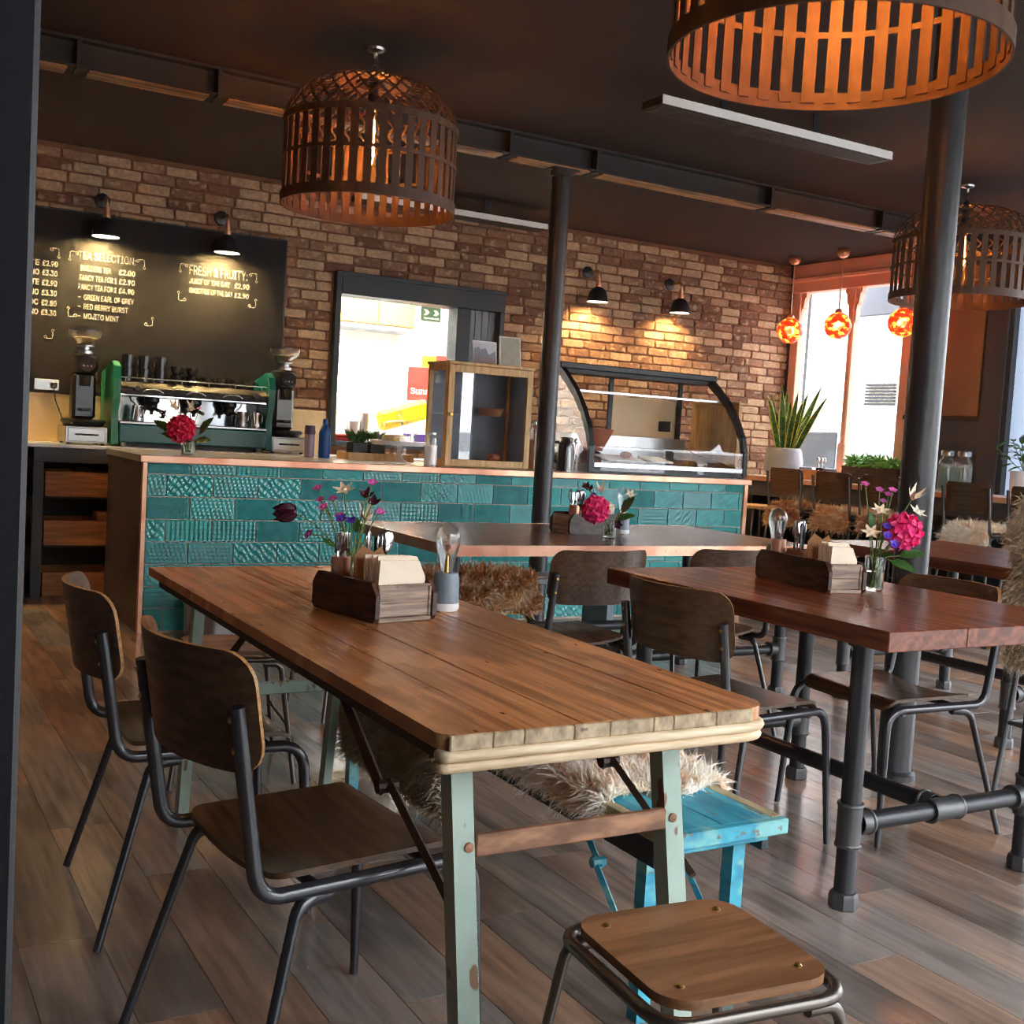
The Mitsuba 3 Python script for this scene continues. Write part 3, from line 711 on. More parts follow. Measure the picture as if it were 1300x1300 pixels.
for label, x, y, rz in (
    ('dark plywood chair with black tube frame nearest the camera, left of the trestle table', 0.82, 2.07, 8),
    ('dark plywood chair with black tube frame second from the camera, left of the trestle table', 0.807, 2.93, -2),
    ('brown plywood chair between the trestle table and the red brown table', 2.47, 2.77, 6),
    ('brown plywood chair with its back to us at the copper edged dark table', 2.52, 3.90, 91),
    ('brown plywood chair half hidden behind the wooden caddy, at the copper edged dark table', 3.24, 3.93, 88),
    ('brown plywood chair tucked under the right side of the red brown table', 3.10, 2.70, 178)):
    thing('dining_chair', label, 'chair', CHAIR_TALL if y < 2.2 else CHAIR, M4(x, y, 0, rz), 'plywood chairs with black tube frames')

# ---------------------------------------------------------------- low stools
def stool_parts(h=0.46, half=0.153):
    out = [('seat', P(bent(rrect(2 * half, 2 * half, 0.055), 0.015, lambda v: v + [0, 0, h - 0.015], 0.06), 'mat_stool_top', 40))]
    a = half + 0.012
    ring = fillet([(0, -a, h - 0.028), (a, -a, h - 0.028), (a, a, h - 0.028), (-a, a, h - 0.028), (-a, -a, h - 0.028), (0, -a, h - 0.028)], [0, .06, .06, .06, .06, 0], 7)[:-1]
    out.append(('ring', P(tube(ring, 0.0115, 10, closed=True), 'mat_gunmetal', 50)))
    for sx in (-1, 1):
        for sy in (-1, 1):
            p = fillet([(sx * (half - 0.06), sy * (half - 0.0), h - 0.045), (sx * (half + 0.0), sy * (half + 0.0), h - 0.045), (sx * (half + 0.055), sy * (half + 0.05), 0.004)], [0, 0.05, 0], 7)
            out.append(('leg', P(tube(p, np.linspace(0.0125, 0.009, len(p)), 10), 'mat_gunmetal', 50)))
            out.append(('screw', P(xf(lathe([(0, 0.0045), (0.004, 0.0038), (0.0075, 0.0008), (0.0075, 0)], 10), M4(sx * (half - 0.045), sy * (half - 0.045), h)), 'mat_brass', 30)))
    for z, q in ((0.14, 0.037), (0.2, 0.03)):
        b = half + q
        for s in (-1, 1):
            m = cyl((-b, s * b, z), (b, s * b, z), 0.006, 8) if z < 0.17 else cyl((s * b, -b, z), (s * b, b, z), 0.006, 8)
            out.append(('rung', P(m, 'mat_pipe', 50)))
    return out
STOOL = stool_parts()
thing('stool', 'brown wooden stool with brass screws and grey tube frame in the foreground', 'stool', STOOL, M4(1.18, 1.355, 0, -5))
thing('stool', 'low wooden stool left of the far end of the trestle table, before the counter', 'stool', STOOL, M4(1.17, 3.93, 0, -8))
thing('stool', 'low stool with thin steel rungs behind the trestle table, mostly hidden by its top', 'stool', STOOL, M4(1.92, 4.63, 0, 3))

# ---------------------------------------------------------------- turquoise bench
def bench():
    key = thing('bench', 'turquoise painted folding bench with peeling paint along the right of the trestle table', 'bench', [])
    X0, X1, Y0, Y1, Z = 1.455, 1.79, 1.79, 3.60, 0.45
    for a, b in ((X0 + 0.03, X0 + 0.165), (X0 + 0.166, X1 - 0.03)):
        part(key + '__slat', P(B(a, b, Y0 + 0.024, Y1, Z - 0.024, Z - 0.001, 0.002), 'mat_turquoise', False))
    for a in (X0, X1 - 0.0295):
        part(key + '__edge_strip', P(B(a, a + 0.0295, Y0 + 0.024, Y1, Z - 0.026, Z, 0.002), 'mat_pale_strip', False))
    part(key + '__end_board', P(B(X0, X1, Y0, Y0 + 0.0235, Z - 0.034, Z, 0.003), 'mat_turquoise', False))
    for x in (X0 + 0.008, X1 - 0.03):
        part(key + '__side_rail', P(B(x, x + 0.022, Y0 + 0.05, Y1 - 0.03, Z - 0.085, Z - 0.0265, 0.002), 'mat_slate', False))
    part(key + '__end_rail', P(B(X0 + 0.03, X1 - 0.03, Y0 + 0.03, Y0 + 0.05, Z - 0.055, Z - 0.0345, 0.002), 'mat_turquoise', False))
    for y in (Y0 + 0.10, Y1 - 0.06):
        for x in (X0 + 0.03, X1 - 0.065):
            part(key + '__leg', P(cat(B(x, x + 0.035, y, y + 0.005, 0, Z - 0.028), B(x, x + 0.005, y + 0.005, y + 0.036, 0, Z - 0.028)), 'mat_turquoise', False))
        part(key + '__leg_bar', P(B(X0 + 0.036, X1 - 0.036, y + 0.006, y + 0.018, 0.14, 0.172, 0.002), 'mat_turquoise', False))
    for x in (X0 + 0.045, X1 - 0.05):
        for y, s in ((Y0 + 0.12, 1), (Y1 - 0.05, -1)):
            part(key + '__folding_stay', P(cat(tube([(x, y, 0.10), (x, y + 0.2 * s, 0.29)], 0.009, 4), tube([(x + 0.01, y + 0.18 * s, 0.27), (x + 0.01, y + 0.34 * s, Z - 0.04)], 0.009, 4), cyl((x - 0.01, y + 0.19 * s, 0.28), (x + 0.025, y + 0.19 * s, 0.28), 0.012, 8)), 'mat_turquoise', False))
bench()

# ---------------------------------------------------------------- pendant lamps of split bamboo
def pendant(label, x, y, zb, R, rot):
    key = thing('pendant_lamp', label, 'pendant lamp', [])
    T = M4(x, y, zb, rot)
    H1, H2 = 0.40, 0.60          # cylinder, dome top
    sk = key + '__shade'
    part(sk, P(cat(*[lathe([(R - 0.003, z0), (R + 0.004, z0), (R + 0.004, z1), (R - 0.003, z1), (R - 0.003, z0)], 72) for z0, z1 in ((0, 0.05), (0.205, 0.222), (H1 - 0.03, H1))],
                  lathe([(0.05, H2 - 0.006), (0.085, H2 - 0.012), (0.088, H2 + 0.004), (0.05, H2 + 0.012), (0.05, H2 - 0.006)], 24)), 'mat_bamboo', 40), T)
    n = 40
    slat = P(B(-0.0185, 0.0185, -0.0022, 0.0022, 0.02, H1 - 0.008, 0.0), 'mat_bamboo', False)
    for i in range(n):
        a = i * 360 / n
        part(sk + '__slat', slat, T @ M4(rz=a) @ M4(0, -(R - 0.0055)))
    # dome of crossing splints, wide gaps at the crown
    def dome(u):   # 0 rim .. 1 crown
        r = 0.075 + (R - 0.075) * math.cos(u * math.pi / 2) ** 0.62 if u < 1 else 0.075
        return r, H1 - 0.012 + (H2 - H1 + 0.012) * math.sin(u * math.pi / 2) ** 1.15
    for s in (-1, 1):
        pts = []
        us = np.linspace(0, 1, 11)
        for u in us:
            r, z = dome(u)
            a = s * 0.62 * (1 - (1 - u) ** 1.3)
            pts.append(((r + 0.003 * s) * math.cos(a), (r + 0.003 * s) * math.sin(a), z))
        nr = []
        for i_, q in enumerate(pts):
            rr_ = math.hypot(q[0], q[1]); sl = us[i_] * math.pi / 2
            nr.append((q[0] / rr_ * math.cos(sl), q[1] / rr_ * math.cos(sl), math.sin(sl)))
        m = ribbon(pts, nr, 0.0115, 0.0022)
        pl = P(m, 'mat_bamboo', False)
        for i in range(34):
            part(sk + '__splint', pl, T @ M4(rz=i * 360 / 34))
    # flex, chain, hook, holder, bulb
    zc = CEIL - zb
    links = []
    zz = H2 + 0.05
    nl = max(2, int((zc - 0.03 - zz) / 0.034))
    for i in range(nl):
        z = zz + (i + 0.5) * (zc - 0.03 - zz) / nl
        links.append(xf(torus(0.015, 0.0028, 12, 5), M4(0, 0, z, rz=90 * (i % 2), rx=90, s=1.0)))
    part(key + '__chain', P(cat(*links, tube([(0.008, 0, H2 + 0.02), (0.022, 0.01, (H2 + zc) / 2), (0.004, 0, zc - 0.01)], 0.0035, 6)), 'mat_dark_iron', 40), T)
    part(key + '__ceiling_hook', P(lathe([(0, zc), (0.045, zc), (0.042, zc - 0.012), (0.012, zc - 0.022), (0.008, zc - 0.045), (0, zc - 0.048)], 20), 'mat_steel', 40), T)
    part(key + '__holder', P(lathe([(0, H2 + 0.06), (0.016, H2 + 0.055), (0.022, H2 + 0.02), (0.052, H2 + 0.008), (0.052, H2), (0.024, H2 - 0.01), (0.024, H2 - 0.115), (0.02, H2 - 0.13), (0, H2 - 0.13)], 20), 'mat_black', 40), T)
    zt = H2 - 0.13
    bk = part(key + '__bulb', P(lathe([(0.014, zt), (0.017, zt - 0.02), (0.032, zt - 0.07), (0.034, zt - 0.20), (0.028, zt - 0.235), (0.012, zt - 0.258), (0, zt - 0.262)], 20), 'mat_glass', 60), T)
    fil = cat(*[tube([(0.009 * math.cos(a), 0.009 * math.sin(a), zt - 0.04), (0.017 * math.cos(a + .5), 0.017 * math.sin(a + .5), zt - 0.21)], 0.0035, 6) for a in np.arange(4) * math.pi / 2])
    part(bk + '__filament', {**P(fil, 'mat_brass', False), 'emitter': {'type': 'area', 'radiance': {'type': 'rgb', 'value': [FILAMENT, FILAMENT * 0.36, FILAMENT * 0.075]}}}, T)
pendant('bamboo cage pendant lamp hanging above the far end of the trestle table', 2.142, 5.23, 2.285, 0.415, 3)
pendant('largest bamboo cage pendant lamp cut by the top edge of the photo', 2.16, 2.21, 2.245, 0.422, 1)
pendant('bamboo cage pendant lamp hidden behind the open door at left', -0.62, 4.1, 2.285, 0.415, 2)
pendant('bamboo cage pendant lamp partly behind the thick column at right', 6.30, 5.145, 2.29, 0.44, 2)

# ---------------------------------------------------------------- back counter with crates
BCT, BY = 1.012, 7.95
k = thing('back_counter', 'dark back counter with a pale worktop under the chalkboard and espresso machine', 'counter', [
    ('worktop', P(B(-1.45, 4.9, BY - 0.02, 8.47, BCT - 0.022, BCT, 0.003), 'mat_white', False), 'pale worktop'),
    ('rail', P(B(1.03, 1.60, BY, BY + 0.03, 0.892, BCT - 0.022, 0.002), 'mat_grey_paint', False)),
    ('post', P(B(1.03, 1.095, BY, BY + 0.03, 0.0, 0.892, 0.002), 'mat_grey_paint', False)),
    ('post', P(B(1.585, 1.64, BY, BY + 0.03, 0.0, 0.99, 0.002), 'mat_counter_dark', False)),
    ('carcass', P(cat(B(1.03, 4.9, 8.44, 8.47, 0.0, BCT - 0.022), B(1.64, 4.9, BY + 0.01, BY + 0.03, 0.0, BCT - 0.022), B(-1.45, 0.86, BY, 8.47, 0, BCT - 0.022)), 'mat_counter_dark', False)),
    ('shelf', P(B(1.05, 1.62, BY + 0.032, 8.43, 0.655, 0.667), 'mat_counter_dark', False)),
    ('shelf', P(B(1.05, 1.62, BY + 0.032, 8.43, 0.332, 0.344), 'mat_counter_dark', False))])
for lab, z0 in (('topmost wooden crate under the back counter at left', 0.668), ('middle wooden crate under the back counter at left', 0.345), ('lowest wooden crate under the back counter at left, on the floor', 0.002)):
    c = thing('crate', lab, 'crate', [], group='wooden crates under the back counter')
    x0, x1, h = 1.105, 1.575, 0.165
    part(c + '__front_board', P(B(x0, x1, BY + 0.005, BY + 0.02, z0 + 0.001, z0 + h, 0.002), 'mat_crate', False))
    part(c + '__back_board', P(B(x0, x1, 8.33, 8.345, z0 + 0.001, z0 + h, 0.002), 'mat_crate', False))
    for x in (x0, x1 - 0.014):
        part(c + '__side_board', P(B(x, x + 0.014, BY + 0.0205, 8.3295, z0 + 0.001, z0 + h, 0.002), 'mat_crate', False))
    part(c + '__bottom', P(B(x0 + 0.0145, x1 - 0.0145, BY + 0.0205, 8.3295, z0 + 0.001, z0 + 0.012), 'mat_crate', False))
thing('cardboard_box', 'pale cardboard box standing in the middle crate under the back counter', 'box', [('', P(B(1.44, 1.555, 8.0, 8.14, 0.36, 0.565, 0.002), 'mat_kraft', False))])
thing('mixing_bowl', 'upturned pale metal bowl in the topmost crate under the back counter', 'bowl', [('', P(lathe([(0.085, 0), (0.08, 0.04), (0.05, 0.08), (0, 0.092)], 24), 'mat_steel', 50))], M4(1.37, 8.12, 0.775))
thing('board_offcut', 'tall brown board leaning beside the back counter at the left edge', 'board', [('', P(xf(B(0.90, 1.0, 0, 0.018, 0, 0.9, 0.002), M4(0, 7.98, 0, rx=-4)), 'mat_crate', False))])
struct('trim_3', B(-1.5, 3.2, 8.452, 8.478, BCT + 0.001, 1.345, 0.002), 'mat_cream')
k = thing('wall_socket', 'grey metal wall socket with a black plug low on the chalkboard', 'socket', [('plate', P(B(1.08, 1.24, 8.43, 8.441, 1.365, 1.44, 0.003), 'mat_steel', False)),
    ('plug', P(B(1.185, 1.225, 8.395, 8.4295, 1.38, 1.42, 0.006), 'mat_black', False)), ('cable', P(tube(fillet([(1.205, 8.40, 1.382), (1.21, 8.37, 1.30), (1.26, 8.33, 1.16), (1.29, 8.30, 1.04), (1.30, 8.2, 1.018)], 0.05), 0.004, 6), 'mat_black', True))])

# ---------------------------------------------------------------- chalkboard menu
def lettering(lines):
    """(text, left, baseline z, height, right or None): one mesh of chalk letters on the board"""
    ms = []
    for t, x, z, h, right in lines:
        m = meshkit.text_mesh(t, h, 0.0012, h < 0.05)
        w = m.bounds[1][0] - m.bounds[0][0]
        s = (right - x) / w if right else 0.8
        v = m.vertices.copy()
        jx = (v[:, 0] - m.bounds[0][0]) * s
        m.vertices = np.stack([x + jx, 8.4432 - v[:, 2], z + v[:, 1] + 0.0], 1)
        m.invert()
        ms.append(m)
    return cat(*ms)
k = thing('chalkboard_menu', 'large black chalkboard menu on the brick wall over the espresso machine', 'chalkboard', [('board', P(B(-1.3, BOARD_X1, 8.445, 8.465, 1.35, BOARD_Z1, 0.002), 'mat_board', False)),
    ('frame', P(cat(B(BOARD_X1 - 0.012, BOARD_X1, 8.44, 8.4449, 1.35, BOARD_Z1), B(-1.3, BOARD_X1 - 0.012, 8.44, 8.4449, BOARD_Z1 - 0.012, BOARD_Z1)), 'mat_black', False))])
part(k + '__heading', P(lettering([('TEA SELECTION:', 1.34, 2.283, 0.052, 1.725)]), 'mat_chalk', False), label='chalk heading TEA SELECTION:')
part(k + '__heading', P(lettering([('FRESH & FRUITY:', 2.102, 2.268, 0.066, 2.53)]), 'mat_chalk', False), label='chalk heading FRESH & FRUITY:')
H = 0.036
def price_lines(items):
    for z in sorted({q[2] for q in items}, reverse=True):
        row = [q for q in items if q[2] == z]
        part(k + '__menu_line', P(lettering(row), 'mat_chalk', False), label='chalk line ' + ' '.join(q[0] for q in sorted(row, key=lambda q: q[1]) if q[0] != '-'))
price_lines([('BUILDERS TEA', 1.357, 2.204, H, 1.56), ('£2.00', 1.612, 2.204, H, 1.722), ('FANCY TEA FOR 1', 1.352, 2.139, H, 1.60), ('£2.90', 1.615, 2.139, H, 1.722), ('FANCY TEA FOR 2', 1.347, 2.075, H, 1.60), ('£4.90', 1.615, 2.075, H, 1.722),
    ('-', 1.347, 2.006, H, 1.365), ('GREEN EARL OF GREY', 1.384, 2.006, H, 1.722), ('-', 1.347, 1.942, H, 1.365), ('RED BERRY BURST', 1.385, 1.942, H, 1.683), ('-', 1.347, 1.876, H, 1.365), ('MOJITO MINT', 1.387, 1.876, H, 1.622)])
price_lines([('JUICE OF THE DAY', 2.104, 2.204, H, 2.40), ('£2.90', 2.435, 2.204, H, 2.546), ('SMOOTHIE OF THE DAY', 2.104, 2.136, H, 2.425), ('£2.90', 2.438, 2.136, H, 2.546)])
rows = [('LATTE', '£2.90', 2.207), ('CAPPUCCINO', '£3.30', 2.143), ('FLAT WHITE', '£2.90', 2.076), ('AMERICANO', '£3.30', 2.008), ('HOT CHOC', '£2.80', 1.94), ('MOCHACCINO', '£3.30', 1.874)]
price_lines([(b, 1.112, z, H, 1.208) for a, b, z in rows] + [(a, 1.085 - 0.02 * len(a) - 0.05, z, H, 1.092) for a, b, z in rows])
def scroll(x, z, sx, sz):
    th = np.linspace(0, 1.6 * math.pi, 9)
    c1 = [(0.075 + 0.014 * math.sin(t), 0.002 - 0.012 * (1 - math.cos(t))) for t in th]
    pts = [(0.0, -0.055 - 0.0)] + [(0.0, -0.02), (0.004, 0.0), (0.03, 0.004), (0.06, 0.002)] + c1
    c2 = [(0.0 + 0.012 * math.sin(t), -0.055 - 0.011 * (1 - math.cos(t))) for t in th]
    m = [tube([(x + sx * a, 8.4436, z + sz * b) for a, b in q], 0.0028, 5) for q in (pts, c2)]
    return cat(*m)
for x, z, sx, sz in ((1.215, 2.33, -1, 1), (1.285, 2.325, 1, 1), (1.785, 2.325, -1, 1), (1.285, 1.885, 1, -1), (1.855, 1.87, -1, -1), (1.19, 1.72, -1, -1), (2.035, 2.335, 1, 1), (2.60, 2.325, -1, 1), (2.03, 2.075, 1, -1), (2.60, 2.08, -1, -1)):
    part(k + '__scroll', P(scroll(x, z, sx * 0.62, sz * 0.8), 'mat_chalk', True))

# ---------------------------------------------------------------- wall lamps
def wall_lamp(label, x, group):
    z, yw = 2.70, 8.468 if x > 3 else 8.468
    key = thing('wall_lamp', label, 'wall lamp', [
        ('backplate', P(lathe([(0, 0), (0.052, 0), (0.052, 0.008), (0.045, 0.014), (0, 0.016)], 24), 'mat_pipe', 40), None)], M4(x - 0.06 if False else x, yw, z, rx=90), group)
    part(key + '__arm', P(tube(fillet([(x, yw - 0.015, z), (x, 8.29, z + 0.005), (x, 8.29, z - 0.05)], 0.03), 0.008, 8), 'mat_brass', True))
    part(key + '__neck', P(lathe([(0, 0.0), (0.011, 0.0), (0.011, -0.02), (0.018, -0.022), (0.018, -0.07), (0.024, -0.075), (0.024, -0.10), (0, -0.10)], 16), 'mat_copper', 40), M4(x, 8.29, z - 0.04))
    prof = [(0.024, 0), (0.05, -0.012), (0.074, -0.045), (0.086, -0.09), (0.09, -0.125), (0.095, -0.13)]
    zs = z - 0.14
    part(key + '__shade', P(lathe(prof, 32), 'mat_pipe', 50), M4(x, 8.29, zs))
    part(key + '__lining', P(lathe([(r - 0.0035, q - 0.002) for r, q in prof[:-1]], 32), 'mat_white', 50), M4(x, 8.29, zs))
    bulb = {**P(sph((0, 0, -0.058), (0.022, 0.022, 0.026), 2), 'mat_white', True), 'emitter': {'type': 'area', 'radiance': {'type': 'rgb', 'value': [SPOT_BULB, SPOT_BULB * 0.68, SPOT_BULB * 0.29]}}}
    part(key + '__bulb', bulb, M4(x, 8.29, zs))
wall_lamp('black wall lamp over the TEA SELECTION heading of the chalkboard', 1.49, 'bell shaped wall lamps')
wall_lamp('black wall lamp over the FRESH & FRUITY heading of the chalkboard', 2.325, 'bell shaped wall lamps')
wall_lamp('black wall lamp on the bricks just right of the thin column', 5.555, 'bell shaped wall lamps')
wall_lamp('black wall lamp on the bricks over the right end of the curved glass case', 6.455, 'bell shaped wall lamps')
wall_lamp('black wall lamp over the left part of the chalkboard, hidden by the open door', 0.66, 'bell shaped wall lamps')

# ---------------------------------------------------------------- espresso machine, cups, grinders
def side_plate(x):
    pts = [(8.0, 0.0), (8.40, 0.0), (8.40, 0.46), (8.20, 0.50), (8.06, 0.53), (8.0, 0.50), (7.965, 0.42), (7.985, 0.30), (8.03, 0.2), (8.02, 0.1)]
    pg = Polygon(pts).buffer(0.015, quad_segs=4).buffer(-0.0)
    return yz(extr(pg, 0.045), x)
MZ = BCT + 0.03
k = thing('espresso_machine', 'large teal and green espresso machine with a bright steel work bay on the back counter', 'espresso machine', [
    ('side_panel', P(xf(side_plate(1.515), M4(0, 0, MZ)), 'mat_green_paint', 40), 'green curved side panel'),
    ('side_panel', P(xf(side_plate(2.58), M4(0, 0, MZ)), 'mat_teal_paint', 40)),
    ('base', P(B(1.562, 2.578, 7.985, 8.40, MZ, 1.168, 0.008), 'mat_teal_paint', False)),
    ('plinth', P(B(1.60, 2.54, 8.07, 8.33, BCT + 0.001, MZ), 'mat_black', False)),
    ('drip_tray', P(B(1.562, 2.578, 7.975, 8.22, 1.169, 1.186, 0.003), 'mat_steel', False)),
    ('back_plate', P(B(1.562, 2.578, 8.24, 8.40, 1.169, 1.362, 0.004), 'mat_chrome', False), 'mirror steel back of the work bay'),
    ('control_band', P(hull([(x, y, z) for x in (1.562, 2.578) for y, z in ((8.01, 1.363), (8.40, 1.363), (8.40, 1.45), (8.05, 1.455), (8.0, 1.41))]), 'mat_black', False)),
    ('chrome_strip', P(B(1.562, 2.578, 7.995, 8.009, 1.357, 1.371, 0.002), 'mat_chrome', False)),
    ('cup_rail', P(cat(cyl((1.56, 8.02, 1.482), (2.58, 8.02, 1.482), 0.005, 8), *[cyl((x, 8.02, 1.455), (x, 8.02, 1.482), 0.004, 6) for x in np.linspace(1.6, 2.54, 6)]), 'mat_chrome', 50)),
    ('foot', P(lathe([(0, -0.03), (0.018, -0.03), (0.024, 0), (0, 0)], 12), 'mat_chrome', 40)), ] )
del scene[k + '__foot']; labels.pop(k + '__foot', None); TAKEN.discard(k + '__foot')
for x in (1.60, 2.54):
    part(k + '__foot', P(lathe([(0, 0), (0.018, 0), (0.024, 0.028), (0, 0.028)], 12), 'mat_chrome', 40), M4(x, 8.03, BCT + 0.001))
    part(k + '__foot', P(lathe([(0, 0), (0.018, 0), (0.024, 0.028), (0, 0.028)], 12), 'mat_chrome', 40), M4(x, 8.36, BCT + 0.001))
for x in (1.80, 2.09, 2.34):
    g = part(k + '__group_head', P(lathe([(0, 1.362), (0.05, 1.362), (0.052, 1.33), (0.042, 1.318), (0.036, 1.30), (0, 1.30)], 20), 'mat_pipe', 40), M4(x, 8.12, 0))
    part(g + '__portafilter', P(cat(lathe([(0, 1.305), (0.038, 1.303), (0.036, 1.275), (0.012, 1.262), (0.010, 1.24), (0, 1.24)], 18).apply_transform(M4(x, 8.12, 0)), tube([(x, 8.10, 1.285), (x + 0.01, 7.98, 1.272), (x + 0.014, 7.925, 1.265)], [0.009, 0.013, 0.012], 8)), 'mat_black', 40))
for x, s in ((1.64, 1), (2.52, -1)):
    part(k + '__steam_wand', P(tube(fillet([(x, 8.06, 1.36), (x, 8.03, 1.33), (x + 0.03 * s, 8.02, 1.30), (x + 0.015 * s, 8.02, 1.20)], 0.02), 0.0055, 8), 'mat_chrome', True))
    part(k + '__knob', P(xf(lathe([(0, 0.02), (0.018, 0.018), (0.02, 0.0), (0.008, -0.012), (0, -0.012)], 14), M4(x + 0.03 * s, 7.985, 1.41, rx=90)), 'mat_black', 40))
for x in (1.78, 2.07, 2.33):
    part(k + '__lever', P(tube([(x - 0.07, 7.998, 1.39), (x - 0.04, 7.993, 1.405), (x, 7.99, 1.41), (x + 0.04, 7.993, 1.405), (x + 0.07, 7.998, 1.39)], 0.0045, 6), 'mat_chrome', True))
jug = [(0, 0.0), (0.042, 0.0), (0.044, 0.006), (0.043, 0.04), (0.034, 0.085), (0.035, 0.105), (0.0325, 0.105), (0.031, 0.086), (0.040, 0.04), (0.039, 0.006), (0, 0.004)]
JUG = [('body', P(lathe(jug, 24), 'mat_steel', 50)), ('handle', P(tube(fillet([(0.034, 0, 0.095), (0.07, 0, 0.09), (0.068, 0, 0.035), (0.041, 0, 0.028)], 0.02), 0.0045, 8), 'mat_steel', True))]
for lab, x in (('steel milk jug at the left end of the espresso machine bay', 1.70), ('steel milk jug in the right part of the espresso machine bay, left of its twin', 2.43), ('steel milk jug at the far right of the espresso machine bay', 2.535)):
    thing('milk_jug', lab, 'jug', JUG, M4(x, 8.10, 1.187, -70, 1.05), 'milk jugs under the espresso machine')
cup = [(0, 0), (0.022, 0), (0.023, 0.006), (0.036, 0.03), (0.04, 0.062), (0.0375, 0.062), (0.033, 0.03), (0.018, 0.008), (0, 0.007)]
CUP = [('body', P(lathe(cup, 20), 'mat_glaze', 50)), ('handle', P(tube(fillet([(0.037, 0, 0.052), (0.062, 0, 0.05), (0.058, 0, 0.022), (0.032, 0, 0.02)], 0.012), 0.004, 6), 'mat_glaze', True))]
mat('mat_glaze', rgb(40, 34, 32), 0.12, spec=0.8)
mug = [(0, 0), (0.034, 0), (0.037, 0.004), (0.039, 0.09), (0.0365, 0.09), (0.034, 0.008), (0, 0.007)]
MUG = [('body', P(lathe(mug, 20), 'mat_glaze', 50)), ('handle', P(tube(fillet([(0.038, 0, 0.075), (0.066, 0, 0.07), (0.064, 0, 0.025), (0.037, 0, 0.02)], 0.015), 0.0045, 6), 'mat_glaze', True))]
ORD = ['first', 'second', 'third', 'fourth', 'fifth', 'sixth', 'seventh', 'eighth']
def cups(kind, parts, xs, rows, lab, group):
    for row, y, z in rows:
        for i, x in enumerate(xs if row != 'back' else xs[:-1]):
            thing(kind, lab + f', {ORD[i]} from the left in the {row} row', 'cup', parts, M4(x + (0.05 if row == 'back' else 0), y, z, (i * 77 + len(row) * 31) % 360), group)
cups('coffee_mug', MUG, (1.63, 1.74, 1.85), (('lower front', 8.12, 1.456), ('upper front', 8.12, 1.5465), ('back', 8.27, 1.4515)), 'dark mug on the espresso machine', 'mugs stacked on the espresso machine')
cups('coffee_cup', CUP, (1.955, 2.06, 2.165, 2.27, 2.375, 2.48), (('lower front', 8.1, 1.456), ('back', 8.25, 1.4515)), 'dark cup on the espresso machine', 'cups on the espresso machine')
cups('coffee_cup', CUP, (1.955, 2.06), (('upper front', 8.1, 1.519),), 'dark cup on the espresso machine', 'cups on the espresso machine')
def grinder(lab, x, y, lab2):
    d = thing('knock_out_drawer', lab2, 'drawer', [('case', P(B(-0.135, 0.135, -0.15, 0.18, 0.012, 0.122, 0.005), 'mat_steel', False)), ('front', P(B(-0.12, 0.12, -0.158, -0.1505, 0.022, 0.112, 0.004), 'mat_steel', False)),
        ('handle', P(B(-0.075, 0.075, -0.166, -0.1585, 0.062, 0.074, 0.003), 'mat_black', False)), *[('foot', P(cyl((a, b, 0), (a, b, 0.0118), 0.012, 10), 'mat_black', 40)) for a in (-0.11, 0.11) for b in (-0.12, 0.15)]], M4(x, y, BCT + 0.0005), 'steel knock out drawers')
    z = BCT + 0.1235
    g = thing('coffee_grinder', lab, 'coffee grinder', [
        ('base', P(lathe([(0, 0), (0.125, 0), (0.145, 0.03), (0.145, 0.042), (0.12, 0.046), (0, 0.046)], 28), 'mat_black', 40)),
        ('body', P(cat(B(-0.075, 0.075, -0.02, 0.13, 0.047, 0.36, 0.02)), 'mat_glaze', False)),
        ('chute', P(cat(hull([(-0.02, -0.11, 0.27), (0.02, -0.11, 0.27), (-0.035, -0.02, 0.27), (0.035, -0.02, 0.27), (-0.03, -0.07, 0.34), (0.03, -0.07, 0.34), (-0.04, -0.02, 0.35), (0.04, -0.02, 0.35)]), B(-0.03, 0.03, -0.10, -0.021, 0.1, 0.12, 0.004)), 'mat_black', False)),
        ('head', P(xf(lathe([(0, -0.06), (0.075, -0.06), (0.088, -0.03), (0.088, 0.05), (0.07, 0.065), (0, 0.065)], 28), M4(0, 0.02, 0.42)), 'mat_black', 40)),
        ('display', P(xf(lathe([(0, 0), (0.05, 0), (0.052, -0.01), (0, -0.012)], 24), M4(0, -0.085, 0.415, rx=-100)), 'mat_black', 30)),
        ('collar', P(xf(lathe([(0, 0), (0.05, 0), (0.05, 0.02), (0.032, 0.026), (0.032, 0.045), (0.06, 0.05), (0.06, 0.058), (0, 0.058)], 24), M4(0, 0.02, 0.486)), 'mat_steel', 40)),
        ('hopper', P(xf(lathe([(0.045, 0), (0.062, 0.005), (0.105, 0.055), (0.112, 0.10), (0.109, 0.10), (0.10, 0.06), (0.058, 0.009)], 28), M4(0, 0.02, 0.545)), 'mat_bulb_glass', 50)),
        ('coffee_beans', P(xf(lathe([(0, 0.001), (0.042, 0.001), (0.058, 0.011), (0.086, 0.044), (0.06, 0.052), (0, 0.056)], 24), M4(0, 0.02, 0.546)), 'mat_beans', 40))], M4(x, y, z), 'black coffee grinders')
    for i in range(3):
        part(g + '__button', P(xf(lathe([(0, 0), (0.007, 0), (0.006, -0.004), (0, -0.005)], 8), M4(x - 0.024 + 0.024 * i, y - 0.097, z + 0.415 - 0.012, rx=-100)), 'mat_steel', 30))
mat('mat_beans', rgb(92, 52, 28), 0.4, bump=lambda p, n, uv: noise(p.x * 160, p.y * 160, p.z * 160), bscale=0.006)
grinder('black coffee grinder with glass hopper left of the espresso machine', 1.362, 8.17, 'steel knock out drawer under the left coffee grinder')
grinder('black coffee grinder with glass hopper right of the espresso machine', 2.76, 8.17, 'steel knock out drawer under the right coffee grinder')

